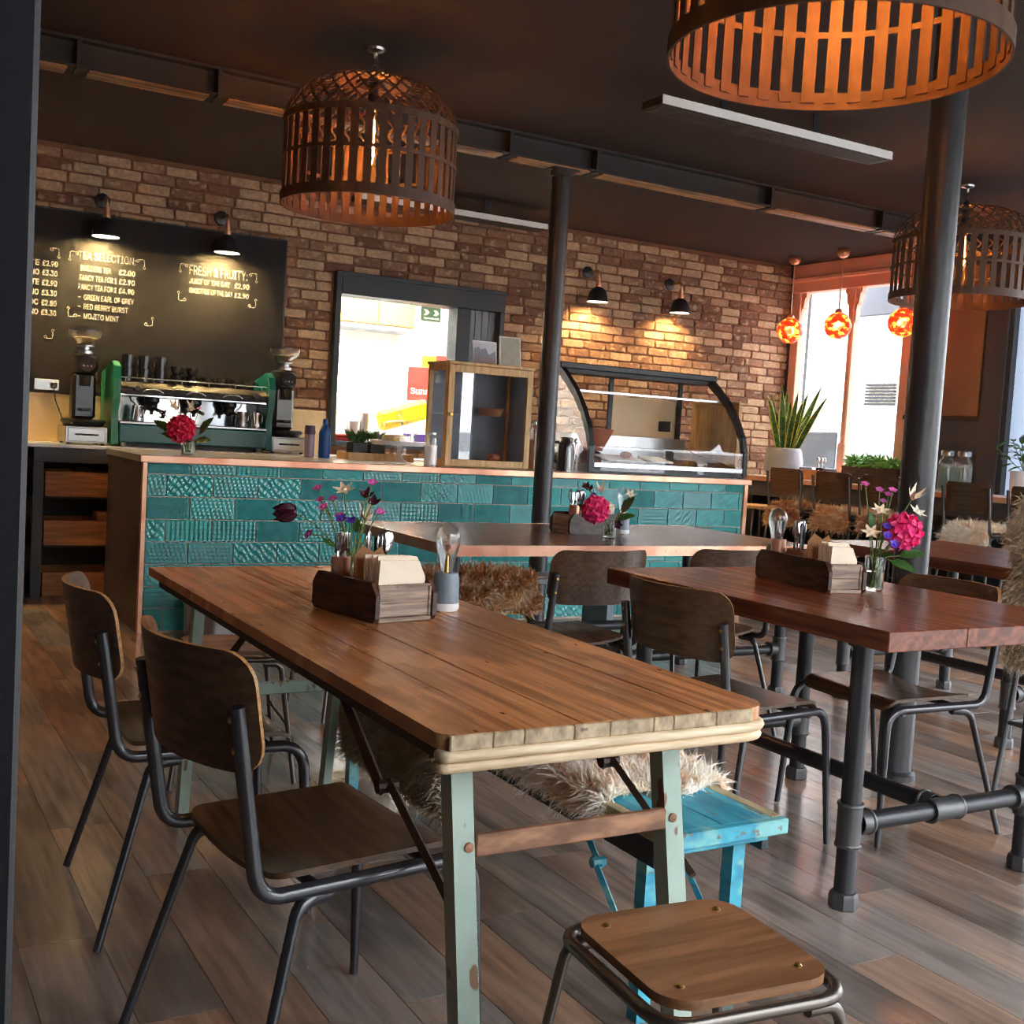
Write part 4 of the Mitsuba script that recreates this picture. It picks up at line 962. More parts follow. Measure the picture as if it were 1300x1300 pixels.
# ---------------------------------------------------------------- things on the counter
def jar(lab, x, y, z, r, h, lid='mat_steel', fill=None, group=None):
    p = [('body', P(lathe([(0, 0.002), (r * 0.9, 0.0), (r, 0.012), (r, h * 0.78), (r * 0.78, h * 0.88), (r * 0.78, h * 0.93)], 24), 'mat_glass', 50)),
         ('lid', P(lathe([(0, h * 0.93), (r * 0.82, h * 0.93), (r * 0.82, h * 0.985), (r * 0.7, h), (0, h)], 24), lid, 40))]
    if fill: p.append(('contents', P(lathe([(0, 0.004), (r * 0.86, 0.004), (r * 0.94, 0.014), (r * 0.94, h * 0.6), (0, h * 0.62)], 20), fill, 40)))
    return thing('glass_jar', lab, 'jar', p, M4(x, y, z), group)
# wooden display cabinet, a corner post case with glass sides
def cabinet():
    x0, x1, y0, y1, z0, z1 = 3.39, 4.035, 6.74, 7.06, CT + 0.001, 1.71
    key = thing('display_cabinet', 'small pale wooden display cabinet with glass sides on the counter', 'cabinet', [])
    t = 0.045
    part(key + '__case', P(cat(B(x0, x1, y0 + 0.02, y1, z0, z0 + 0.04, 0.003), B(x0 - 0.008, x1 + 0.008, y0 - 0.008, y1 + 0.006, z1 - 0.02, z1, 0.003), *[B(x, x + 0.03, y, y + 0.03, z0 + 0.0405, z1 - 0.0205, 0.002) for x in (x0, x1 - 0.03) for y in (y0 + 0.02, y1 - 0.03)], B(x0, x0 + 0.02, y0 + 0.05, y1 - 0.03, z1 - 0.06, z1 - 0.0205), B(x1 - 0.02, x1, y0 + 0.05, y1 - 0.03, z1 - 0.06, z1 - 0.0205)), 'mat_pine', False))
    part(key + '__shelf', P(B(x0 + 0.02, x1 - 0.03, y0 + 0.055, y1 - 0.02, 1.36, 1.366), 'mat_pane', False))
    dk = part(key + '__door', P(cat(B(x0, x0 + t, y0, y0 + 0.0195, z0 + 0.005, z1 - 0.022, 0.003), B(x1 - t, x1, y0, y0 + 0.0195, z0 + 0.005, z1 - 0.022, 0.003), B(x0 + t, x1 - t, y0, y0 + 0.0195, z0 + 0.005, z0 + 0.05, 0.003), B(x0 + t, x1 - t, y0, y0 + 0.0195, z1 - 0.07, z1 - 0.022, 0.003)), 'mat_pine', False))
    part(dk + '__pane', P(trimesh.Trimesh([[x0 + t, y0 + 0.01, z0 + 0.05], [x1 - t, y0 + 0.01, z0 + 0.05], [x1 - t, y0 + 0.01, z1 - 0.07], [x0 + t, y0 + 0.01, z1 - 0.07]], [[0, 1, 2], [0, 2, 3]], process=False), 'mat_reflective', False))
    part(dk + '__knob', P(xf(lathe([(0, 0.022), (0.01, 0.02), (0.012, 0.012), (0.006, 0.006), (0.006, 0), (0, 0)], 12), M4(x0 + 0.022, y0, 1.36, rx=90)), 'mat_brass', 40))
    part(key + '__side_panel', P(B(x1 - 0.014, x1 - 0.008, y0 + 0.051, y1 - 0.031, z0 + 0.0405, z1 - 0.061), 'mat_back_grey', False))
    for x in (x0 + 0.006,):
        part(key + '__pane', P(trimesh.Trimesh([[x, y0 + 0.05, z0 + 0.04], [x, y1 - 0.03, z0 + 0.04], [x, y1 - 0.03, z1 - 0.06], [x, y0 + 0.05, z1 - 0.06]], [[0, 1, 2], [0, 2, 3]], process=False), 'mat_pane', False))
    part(key + '__back', P(B(x0 + 0.03, x1 - 0.031, y1 - 0.012, y1 - 0.004, z0 + 0.04, z1 - 0.02), 'mat_back_grey', False))
mat('mat_back_grey', rgb(120, 128, 140), 0.5)
scene['mat_reflective'] = {'type': 'thindielectric', 'int_ior': 2.0}
cabinet()
thing('bun', 'round brown bun on the floor of the wooden display cabinet', 'bread', [('', P(sph((0, 0, 0.03), (0.05, 0.045, 0.032), 2), 'mat_terracotta', True))], M4(3.83, 6.88, CT + 0.041))
thing('bread_basket', 'brown basket on the shelf of the wooden display cabinet', 'basket', [('', P(lathe([(0, 0), (0.07, 0), (0.095, 0.05), (0.09, 0.05), (0.066, 0.006), (0, 0.006)], 20), 'mat_kraft', 40))], M4(3.80, 6.9, 1.3665))
def photo_card(lab, x0, x1, z0, h, y, m, border):
    thing('picture', lab, 'picture', [('mount', P(xf(B(x0, x1, 0, 0.012, 0, h, 0.001), M4(0, y, z0, rx=-8)), border, False)), ('print', P(xf(B(x0 + 0.008, x1 - 0.008, -0.0015, -0.0002, 0.008, h - 0.008), M4(0, y, z0, rx=-8)), m, False))])
def view1(p, n, uv):
    hgt = fbm(p.x * 22, 1.0, 2.0, 3)
    t = (p.z - 1.711) / 0.165
    c = mix(rgb(198, 200, 206), rgb(222, 222, 226), t)
    c = mix(c, rgb(150, 150, 158), smoothstep(0.02, -0.02, t - 0.35 - 0.5 * hgt))
    return mix(c, rgb(158, 138, 134), smoothstep(0.34, 0.28, t))
mat('mat_view_card', proc(view1), 0.5)
mat('mat_view_card_b', proc(lambda p, n, uv: mix(rgb(150, 152, 138), rgb(186, 186, 172), fbm(p.x * 20, p.y * 20, p.z * 20, 3))), 0.5)
photo_card('unframed landscape photograph standing on the wooden display cabinet at left', 3.645, 3.83, 1.711, 0.165, 6.9, 'mat_view_card', 'mat_white')
photo_card('small white framed grey picture standing on the wooden display cabinet at right', 3.855, 4.022, 1.711, 0.212, 6.9, 'mat_view_card_b', 'mat_white')
# cake stand
thing('cake_stand', 'clear glass cake stand with a glass dome on the counter before the hatch', 'cake stand', [
    ('foot', P(lathe([(0, 0), (0.085, 0), (0.08, 0.01), (0.04, 0.03), (0.02, 0.06), (0.03, 0.115), (0, 0.118)], 28), 'mat_glass', 40)),
    ('plate', P(lathe([(0, 0.119), (0.165, 0.122), (0.185, 0.142), (0.187, 0.15), (0.18, 0.148), (0.16, 0.129), (0, 0.126)], 36), 'mat_white_glass', 40)),
    ('dome', P(lathe([(0.135, 0.131), (0.135, 0.2), (0.115, 0.25), (0.07, 0.276), (0.012, 0.283)], 36), 'mat_bulb_glass', 60)),
    ('knob', P(lathe([(0, 0.284), (0.012, 0.284), (0.02, 0.296), (0.014, 0.312), (0, 0.316)], 14), 'mat_glass', 40)),
    ('cake', P(lathe([(0, 0.128), (0.10, 0.128), (0.105, 0.16), (0.095, 0.185), (0, 0.19)], 28), 'mat_cake', 40))], M4(3.075, 6.80, CT + 0.0005))
mat('mat_white_glass', rgb(236, 238, 240), 0.1, spec=0.7)
mat('mat_cake', proc(lambda p, n, uv: mix(rgb(236, 210, 120), rgb(240, 232, 214), smoothstep(0.4, 0.6, fbm(p.x * 40, p.y * 40, p.z * 40, 2)))), 0.8)
jar('tall glass jar left of the wooden display cabinet', 3.315, 6.80, CT + 0.0005, 0.045, 0.22, 'mat_steel', 'mat_white')
jar('tall glass storage jar between the wooden display cabinet and the column', 4.105, 6.80, CT + 0.0005, 0.042, 0.34, 'mat_steel', 'mat_kraft')
jar('small glass jar of yellow straws behind the cake stand', 3.22, 7.05, CT + 0.0005, 0.035, 0.13, 'mat_yellow')
# bottles, bowls and boxes further back
def bottle(kind, lab, x, y, z, prof, m, capm, caph):
    r0, h = prof[-1]
    thing(kind, lab, 'bottle', [('body', P(lathe([(0, 0)] + prof + [(0, h)], 20), m, 50)), ('cap', P(lathe([(0, h + 0.0005), (r0 * 1.1, h + 0.0005), (r0 * 1.0, h + caph), (0, h + caph)], 16), capm, 40))], M4(x, y, z))
bottle('squash_bottle', 'bright blue plastic bottle on the counter right of the espresso machine', 2.80, 7.40, CT + 0.0005, [(0.036, 0), (0.04, 0.01), (0.04, 0.17), (0.03, 0.2), (0.016, 0.225), (0.016, 0.235)], 'mat_blue', 'mat_blue', 0.03)
bottle('drinks_bottle', 'clear bottle with a dark purple lid beside the blue bottle', 2.70, 7.42, CT + 0.0005, [(0.03, 0), (0.034, 0.01), (0.034, 0.15), (0.034, 0.155)], 'mat_lilac_plastic', 'mat_dark_plum', 0.06)
mat('mat_lilac_plastic', rgb(160, 140, 160), 0.2)
tr = thing('condiment_tray', 'low wooden tray holding two black tubs and herb pots behind the cake stand', 'tray', [('', P(cat(B(2.93, 3.42, 7.28, 7.5, CT + 0.0005, CT + 0.012), B(2.93, 3.42, 7.28, 7.29, CT + 0.012, CT + 0.05), B(2.93, 3.42, 7.49, 7.5, CT + 0.012, CT + 0.05), B(2.93, 2.94, 7.29, 7.49, CT + 0.012, CT + 0.05), B(3.41, 3.42, 7.29, 7.49, CT + 0.012, CT + 0.05)), 'mat_pine', False))])
for i, x in enumerate((3.03, 3.16)):
    kx = thing('herb_pot', ('left' if i == 0 else 'right') + ' black tub of dark herbs in the wooden tray behind the cake stand', 'plant pot', [('tub', P(B(x - 0.058, x + 0.058, 7.32, 7.43, CT + 0.0125, CT + 0.12, 0.006), 'mat_black', False))], group='black herb tubs')
    rr = np.random.default_rng(i)
    ms = []
    for j in range(50):
        a, l = rr.uniform(0, 6.28), rr.uniform(0.05, 0.12)
        b = np.array([x + rr.uniform(-0.045, 0.045), 7.375 + rr.uniform(-0.04, 0.04), CT + 0.118])
        d = np.array([math.cos(a) * 0.5, math.sin(a) * 0.5, 1.0]); d /= np.linalg.norm(d)
        ms.append(tube([b, b + d * l * 0.6, b + d * l + [0, 0, -0.01]], [0.002, 0.008, 0.001], 4))
    part(kx + '__leaves', P(cat(*ms), 'mat_leaf', False), kind='stuff')
# curved glass cake display case
def display_case():
    x0, x1 = 4.53, 6.0
    prof = [(6.735, 1.03), (6.735, 1.20), (6.775, 1.33), (6.86, 1.47), (6.97, 1.60), (7.10, 1.71), (7.21, 1.79)]
    key = thing('display_case', 'black curved glass cake display case on the right end of the counter', 'display case', [])
    part(key + '__base', P(cat(B(x0 + 0.01, x1 - 0.01, 6.745, 7.46, CT + 0.001, CT + 0.05, 0.002)), 'mat_black', False))
    part(key + '__front_strip', P(B(x0 + 0.045, x1 - 0.045, 6.735, 6.7445, CT + 0.04, CT + 0.075, 0.002), 'mat_steel', False), label='bright steel front strip')
    part(key + '__deck', P(hull([(x, y, z) for x in (x0 + 0.045, x1 - 0.045) for y, z in ((6.76, CT + 0.0505), (7.45, CT + 0.0505), (6.76, CT + 0.07), (7.45, 1.20))]), 'mat_glaze', False))
    part(key + '__back_strip', P(B(x0 + 0.045, x1 - 0.045, 7.452, 7.462, 1.20, 1.29, 0.002), 'mat_steel', False))
    top = B(x0 - 0.01, x1 + 0.01, 7.17, 7.48, 1.765, 1.81, 0.006)
    part(key + '__top_rail', P(cat(top, B(x0, x1, 7.20, 7.46, 1.735, 1.7645)), 'mat_black', False))
    arc = fillet([np.array([0, a, b]) for a, b in prof], 0.08, 5)
    for x in (x0, x1 - 0.04):
        outer = [(p[1], p[2]) for p in arc]
        t = np.gradient(np.array(outer), axis=0); nrm = np.stack([t[:, 1], -t[:, 0]], 1); nrm /= np.linalg.norm(nrm, axis=1, keepdims=True)
        inner = np.array(outer) + nrm * np.linspace(0.035, 0.06, len(outer))[:, None]
        pg = Polygon([tuple(q) for q in outer] + [tuple(q) for q in inner[::-1]])
        part(key + '__side_frame', P(yz(extr(pg.buffer(0), 0.04), x), 'mat_black', 30))
        side = Polygon([tuple(q) for q in inner] + [(7.46, 1.735), (7.46, CT + 0.055), (6.80, CT + 0.055)]).buffer(0)
        m = trimesh.creation.triangulate_polygon(side, engine='earcut')
        v = np.array([(x + 0.02, a, b) for a, b in m[0]])
        part(key + '__side_pane', P(trimesh.Trimesh(v, m[1], process=False), 'mat_pane', False))
    v, f = [], []
    for i, p in enumerate(arc):
        v += [(x0 + 0.04, p[1] + 0.008, p[2]), (x1 - 0.04, p[1] + 0.008, p[2])]
        if i: f += [(2 * i - 2, 2 * i - 1, 2 * i + 1), (2 * i - 2, 2 * i + 1, 2 * i)]
    part(key + '__curved_pane', P(trimesh.Trimesh(v, f, process=False), 'mat_pane', True))
    for z, ya in ((1.60, 7.05), (1.34, 6.95)):
        if z > 1.5: part(key + '__shelf', P(trimesh.Trimesh([[x0 + 0.045, ya, z], [x1 - 0.045, ya, z], [x1 - 0.045, 7.45, z], [x0 + 0.045, 7.45, z]], [[0, 1, 2], [0, 2, 3]], process=False), 'mat_pane', False)); part(key + '__shelf_rail', P(B(x0 + 0.045, x1 - 0.045, ya - 0.008, ya - 0.0005, z - 0.008, z + 0.008), 'mat_steel', False))
    for x in (x0 + 0.01, 5.17, 5.86):
        part(key + '__back_post', P(B(x, x + 0.04, 7.463, 7.485, CT + 0.05, 1.764, 0.002), 'mat_black', False))
display_case()
BOWL = P(lathe([(0, 0), (0.07, 0), (0.14, 0.14), (0.15, 0.165), (0.143, 0.165), (0.064, 0.01), (0, 0.008)], 28), 'mat_terracotta', 50)
thing('serving_bowl', 'large terracotta bowl inside the curved glass case at its left end', 'bowl', [('', BOWL)], M4(4.87, 7.2, 1.165))
ln = thing('sandwich_board_card', 'cream menu card with a small dark picture inside the curved glass case', 'card', [('card', P(B(5.235, 5.90, 7.50, 7.508, 1.27, 1.60, 0.001), 'mat_cream', False)), ('picture', P(B(5.70, 5.82, 7.496, 7.4995, 1.345, 1.43), 'mat_black', False))])
PASTRY = P(cat(sph((0, 0, 0.025), (0.05, 0.035, 0.025), 2)), 'mat_terracotta', True)
pp = lambda y: CT + 0.07 + (y - 6.76) / 0.69 * (1.20 - CT - 0.07) + 0.004
thing('steel_tray', 'white paper lined tray with a pastry in the curved glass case', 'tray', [('', P(xf(B(-0.17, 0.17, -0.1, 0.1, 0, 0.012, 0.003), M4(rx=9.6)), 'mat_white', False))], M4(4.93, 6.93, pp(6.93)))
thing('steel_tray', 'white paper lined tray right of the pastry tray in the curved glass case', 'tray', [('', P(xf(B(-0.1, 0.1, -0.1, 0.1, 0, 0.012, 0.003), M4(rx=9.6)), 'mat_white', False))], M4(5.26, 6.93, pp(6.93)))
thing('pastry', 'orange glazed pastry on the white tray in the curved glass case', 'pastry', [('', PASTRY)], M4(4.97, 6.91, pp(6.91) + 0.011))
thing('side_board', 'pale wooden end board right of the curved glass case', 'board', [('', P(cat(B(6.02, 6.05, 6.9, 7.48, 0.0, 1.585, 0.003), B(6.0, 6.09, 6.88, 7.5, 1.585, 1.605, 0.003)), 'mat_pine', False))])
# black pump pots between column and case
FLASK = lambda r, h: [('body', P(lathe([(0, 0), (r, 0), (r * 1.03, 0.01), (r * 0.95, h * 0.75), (r * 0.6, h * 0.92), (r * 0.6, h), (0, h)], 20), 'mat_glaze', 50)), ('handle', P(tube(fillet([(r * 0.8, 0, h * 0.85), (r * 1.6, 0, h * 0.8), (r * 1.6, 0, h * 0.3), (r, 0, h * 0.25)], 0.03), 0.008, 8), 'mat_black', True))]
thing('coffee_pot', 'dark glass coffee pot on the counter just right of the thin column', 'coffee pot', FLASK(0.06, 0.24), M4(4.40, 6.85, CT + 0.0005, 150))
k = thing('water_glass', 'tall glass with silver spoons beside the dark coffee pot', 'glass', [('glass', P(lathe([(0, 0.003), (0.042, 0.0), (0.05, 0.17)], 20), 'mat_glass', 50)), *[('spoon', P(cat(tube([(0.0, 0, 0.006), (0.02 * math.cos(a), 0.02 * math.sin(a), 0.2)], 0.003, 5), sph((0.022 * math.cos(a), 0.022 * math.sin(a), 0.215), (0.013, 0.013, 0.022), 1)), 'mat_chrome', True)) for a in (0.3, 1.9, 3.3, 4.6)]], M4(4.36, 6.68, CT + 0.0005))

# ---------------------------------------------------------------- table caddies made of old brick moulds
def caddy(lab, where, M, W, L, H, seed):
    rr = np.random.default_rng(seed)
    t = 0.013
    side = Polygon([(-L / 2, 0.012), (-L / 2 + 0.012, 0), (L / 2 - 0.012, 0), (L / 2, 0.012), (L / 2, H - 0.03), (L / 2 - 0.025, H), (-L / 2 + 0.025, H), (-L / 2, H - 0.03)])
    parts = []
    for s in (-1, 1):
        m = extr(side, t)                       # x = length, y = height, z = thickness
        v = m.vertices.copy(); m.vertices = np.stack([s * (W / 2 - t / 2) - t / 2 + v[:, 2], v[:, 0], v[:, 1]], 1); m.fix_normals()
        parts.append(('side', P(m, 'mat_caddy', False)))
    w2 = W / 2 - t - 0.0004
    parts.append(('base', P(B(-w2, w2, -L / 2 + 0.004, L / 2 - 0.004, 0.0, 0.012, 0.002), 'mat_caddy_pale', False)))
    for s in (-1, 1):
        for a, b in ((0.0125, H * 0.47), (H * 0.475, H - 0.006)):
            y = s * (L / 2 - 0.016)
            parts.append(('end_board', P(B(-w2, w2, y - 0.006, y + 0.006, a, b, 0.002), 'mat_caddy_pale', False), 'pale weathered end board'))
        for sx in (-1, 1):
            parts.append(('end_batten', P(B(sx * (w2 - 0.004) - 0.004, sx * (w2 - 0.004) + 0.004, s * (L / 2 - 0.0095) - 0.003, s * (L / 2 - 0.0095) + 0.003, 0.0125, H - 0.012, 0.001), 'mat_caddy_pale', False)))
    thing('caddy', lab, 'caddy', parts, M, 'wooden table caddies')
    # napkins standing at the near end
    n = []
    for i in range(7):
        y = -L / 2 + 0.03 + i * 0.009
        f = rr.uniform(-0.01, 0.012)
        pg = Polygon([(-w2 + 0.008, 0), (w2 - 0.008, 0), (w2 - 0.006, H * 0.95 + f), (w2 - 0.03, H * 1.38 + f), (-w2 + 0.012, H * 1.42 + f)])
        m = extr(pg, 0.006)
        v = m.vertices.copy(); z = v[:, 1]
        m.vertices = np.stack([v[:, 0], y + v[:, 2] + 0.05 * np.clip(z - H, 0, None) * (i - 2), z + 0.0125], 1); m.fix_normals()
        n.append(('fold', P(m, 'mat_paper', False)))
    thing('napkin_stack', 'cream paper napkins in the near end of the ' + where, 'napkins', n, M)
    kraft = Polygon([(-0.045, 0), (0.045, 0), (0.05, 0.13), (0.03, 0.165), (0.005, 0.15), (-0.03, 0.17), (-0.052, 0.14)])
    m = bent(kraft, 0.003, lambda v: np.stack([v[:, 0], v[:, 2] + 1.2 * v[:, 0] ** 2, v[:, 1]], 1), 0.03)
    thing('paper_bag', 'brown kraft paper bag in the middle of the ' + where, 'paper bag', [('', P(m, 'mat_kraft', 40))], M @ M4(-0.022 if W > 0.16 else -0.012, -L / 2 + 0.135, 0.0125))
    # a copper tube and a wooden cutlery holder
    hx = -w2 + 0.034
    thing('copper_beaker', 'copper beaker in the far left corner of the ' + where, 'beaker', [('', P(lathe([(0, 0.003), (0.024, 0), (0.026, 0.128), (0.0235, 0.128), (0.022, 0.006), (0, 0.006)], 20), 'mat_copper', 50))], M @ M4(hx, L / 2 - 0.06, 0.0125))
    hy = L / 2 - 0.115
    thing('cutlery_tin', 'dark tin full of cutlery in the ' + where, 'tin', [('', P(cat(lathe([(0, 0.003), (0.036, 0), (0.038, 0.1), (0.0355, 0.1), (0.034, 0.006), (0, 0.006)], 20)), 'mat_kraft', 50))], M @ M4(w2 - 0.048, hy, 0.0125))
    def fork():
        ms = [tube([(0, 0, 0), (0, 0, 0.1), (0, 0.004, 0.135)], [0.004, 0.003, 0.005], 6), B(-0.011, 0.011, 0.001, 0.004, 0.13, 0.145)]
        ms += [B(x - 0.0015, x + 0.0015, 0.001, 0.0035, 0.145, 0.185) for x in (-0.0095, -0.003, 0.003, 0.0095)]
        return cat(*ms)
    def spoon():
        return cat(tube([(0, 0, 0), (0, 0, 0.12), (0, 0.003, 0.135)], [0.004, 0.003, 0.004], 6), sph((0, 0.004, 0.165), (0.02, 0.006, 0.032), 2))
    def knife():
        return cat(B(-0.004, 0.004, -0.003, 0.003, 0, 0.08, 0.001), hull([(-0.006, -0.001, 0.08), (0.006, -0.001, 0.08), (-0.006, 0.001, 0.08), (0.006, 0.001, 0.08), (-0.011, 0, 0.17), (0.008, 0, 0.15), (-0.004, 0, 0.195)]))
    FK, SP, KN = P(fork(), 'mat_chrome', 40), P(spoon(), 'mat_chrome', 50), P(knife(), 'mat_dark_steel', False)
    c = M @ M4(w2 - 0.048, hy, 0.0195)
    for i, (kind, pl, n_, rad_) in enumerate((('spoon', SP, 3, 0.012), ('table_knife', KN, 3, 0.017))):
        for j in range(n_):
            a = j * 360 / n_ + 40 * i
            thing(kind, f'steel {kind.replace("_", " ")} in the tin of the ' + where, kind.replace('table_', ''), [('', pl)], c @ M4(rad_ * math.cos(rad(a)), rad_ * math.sin(rad(a)), 0, a * 0.3) @ M4(rx=rr.uniform(-5, 5), ry=rr.uniform(-5, 5) + 6 * math.cos(rad(a))), f'{kind.replace("_", " ")}s in the {where}')
    c2 = M @ M4(hx + 0.0, L / 2 - 0.06, 0.0195)
    for j in range(4):
        a = j * 90 + 20
        thing('fork', 'steel fork in the copper beaker of the ' + where, 'fork', [('', FK)], c2 @ M4(0.010 * math.cos(rad(a)), 0.010 * math.sin(rad(a)), 0, rr.uniform(-20, 20)) @ M4(rx=rr.uniform(-3, 3), ry=rr.uniform(-3, 3)), 'forks in the ' + where)
scene['mat_bulb_glass'] = {'type': 'thindielectric', 'int_ior': 2.1}
mat('mat_dark_steel', rgb(70, 70, 74), 0.25, metal=0.9)
caddy('wooden caddy on the old trestle table', 'caddy on the trestle table', M4(1.198, 2.753, 0.7605, 11), 0.19, 0.30, 0.10, 1)
caddy('long dark wooden caddy on the red brown table', 'caddy on the red brown table', M4(2.825, 2.825, 0.8005, -8), 0.15, 0.41, 0.10, 2)
caddy('small wooden caddy on the copper edged dark table', 'caddy on the copper edged dark table', M4(3.20, 4.755, 0.7805, 96), 0.16, 0.33, 0.10, 3)

# ---------------------------------------------------------------- cordless bulb lamps
BULB_LAMP = [('base', P(lathe([(0, 0.022), (0.0385, 0.022), (0.036, 0.09), (0.031, 0.104), (0, 0.104)], 28), 'mat_grey_plastic', 40)),
    ('foot', P(lathe([(0, 0), (0.034, 0), (0.039, 0.006), (0.039, 0.018), (0.0385, 0.0215), (0, 0.0215)], 28), 'mat_white', 40)),
    ('bulb', P(shell([(0.018, 0.1045), (0.02, 0.12), (0.026, 0.15), (0.034, 0.185), (0.0345, 0.205), (0.028, 0.224), (0.012, 0.234), (0.005, 0.240), (0.0021, 0.241)], 0.002), 'mat_clear_glass', 60)),
    ('filament', P(cat(cyl((0, 0, 0.1045), (0, 0, 0.15), 0.007, 10, 0.004), tube([(0.007 * math.cos(q), 0.007 * math.sin(q), 0.15 + 0.004 * q) for q in np.linspace(0, 12, 40)], 0.0012, 5)), 'mat_brass', 40))]
for lab, x, y, z in (('grey bulb shaped lamp beside the caddy on the trestle table', 1.415, 2.765, 0.7605), ('bulb shaped lamp behind the caddy on the red brown table', 2.965, 3.14, 0.8005), ('grey bulb shaped lamp on the copper edged dark table', 3.40, 4.72, 0.7805)):
    thing('table_lamp', lab, 'table lamp', BULB_LAMP, M4(x, y, z), 'bulb shaped table lamps')

# ---------------------------------------------------------------- vases and flowers
RT = np.array([math.cos(YAW), -math.sin(YAW), 0.0])
FW = np.array([math.sin(YAW), math.cos(YAW), 0.0])
def petal_mesh(l, w, cup=0.3, n=5):
    """one pointed petal along +x, cupped upwards, with thickness"""
    top, bot = [], []
    for i in range(n + 1):
        u = i / n
        ww = w * math.sin(math.pi * min(1, 0.12 + 0.88 * u) ** 0.8) * 0.5 + 0.0004
        z = cup * l * u * u
        top += [(l * u, -ww, z + 0.25 * ww), (l * u, 0, z), (l * u, ww, z + 0.25 * ww)]
    V = np.array(top); k = len(V)
    V = np.vstack([V, V - [0, 0, 0.0008]])
    F = []
    for i in range(n):
        for j in range(2):
            a, b, c, d = 3 * i + j, 3 * i + j + 1, 3 * i + 4 + j, 3 * i + 3 + j
            F += [(a, d, c), (a, c, b), (a + k, c + k, d + k), (a + k, b + k, c + k)]
    return trimesh.Trimesh(V, np.array(F), process=False)
def star(l, w, n, cup, tilt=0):
    return cat(*[xf(petal_mesh(l, w, cup), M4(rz=360 * i / n)) for i in range(n)])
def aim(pos, d):
    d = np.asarray(d, float); d /= np.linalg.norm(d)
    a = np.cross([0, 0, 1.0] if abs(d[2]) < 0.95 else [1.0, 0, 0], d); a /= np.linalg.norm(a)
    T = np.eye(4); T[:3, 0], T[:3, 1], T[:3, 2], T[:3, 3] = a, np.cross(d, a), d, pos
    return T
def truss(r, rr):
    """a rhododendron head: florets of five petals over a ball"""
    ms = []
    n = 26
    for i in range(n):
        z = 1 - 1.55 * (i + 0.5) / n
        a = i * 2.39996
        d = np.array([math.sqrt(max(0, 1 - z * z)) * math.cos(a), math.sqrt(max(0, 1 - z * z)) * math.sin(a), z])
        ms.append(xf(star(r * 0.5, r * 0.42, 5, 0.35), aim(d * r * 0.62, d) @ M4(rz=rr.uniform(0, 90))))
    ms.append(sph((0, 0, 0), r * 0.6, 2))
    return cat(*ms)
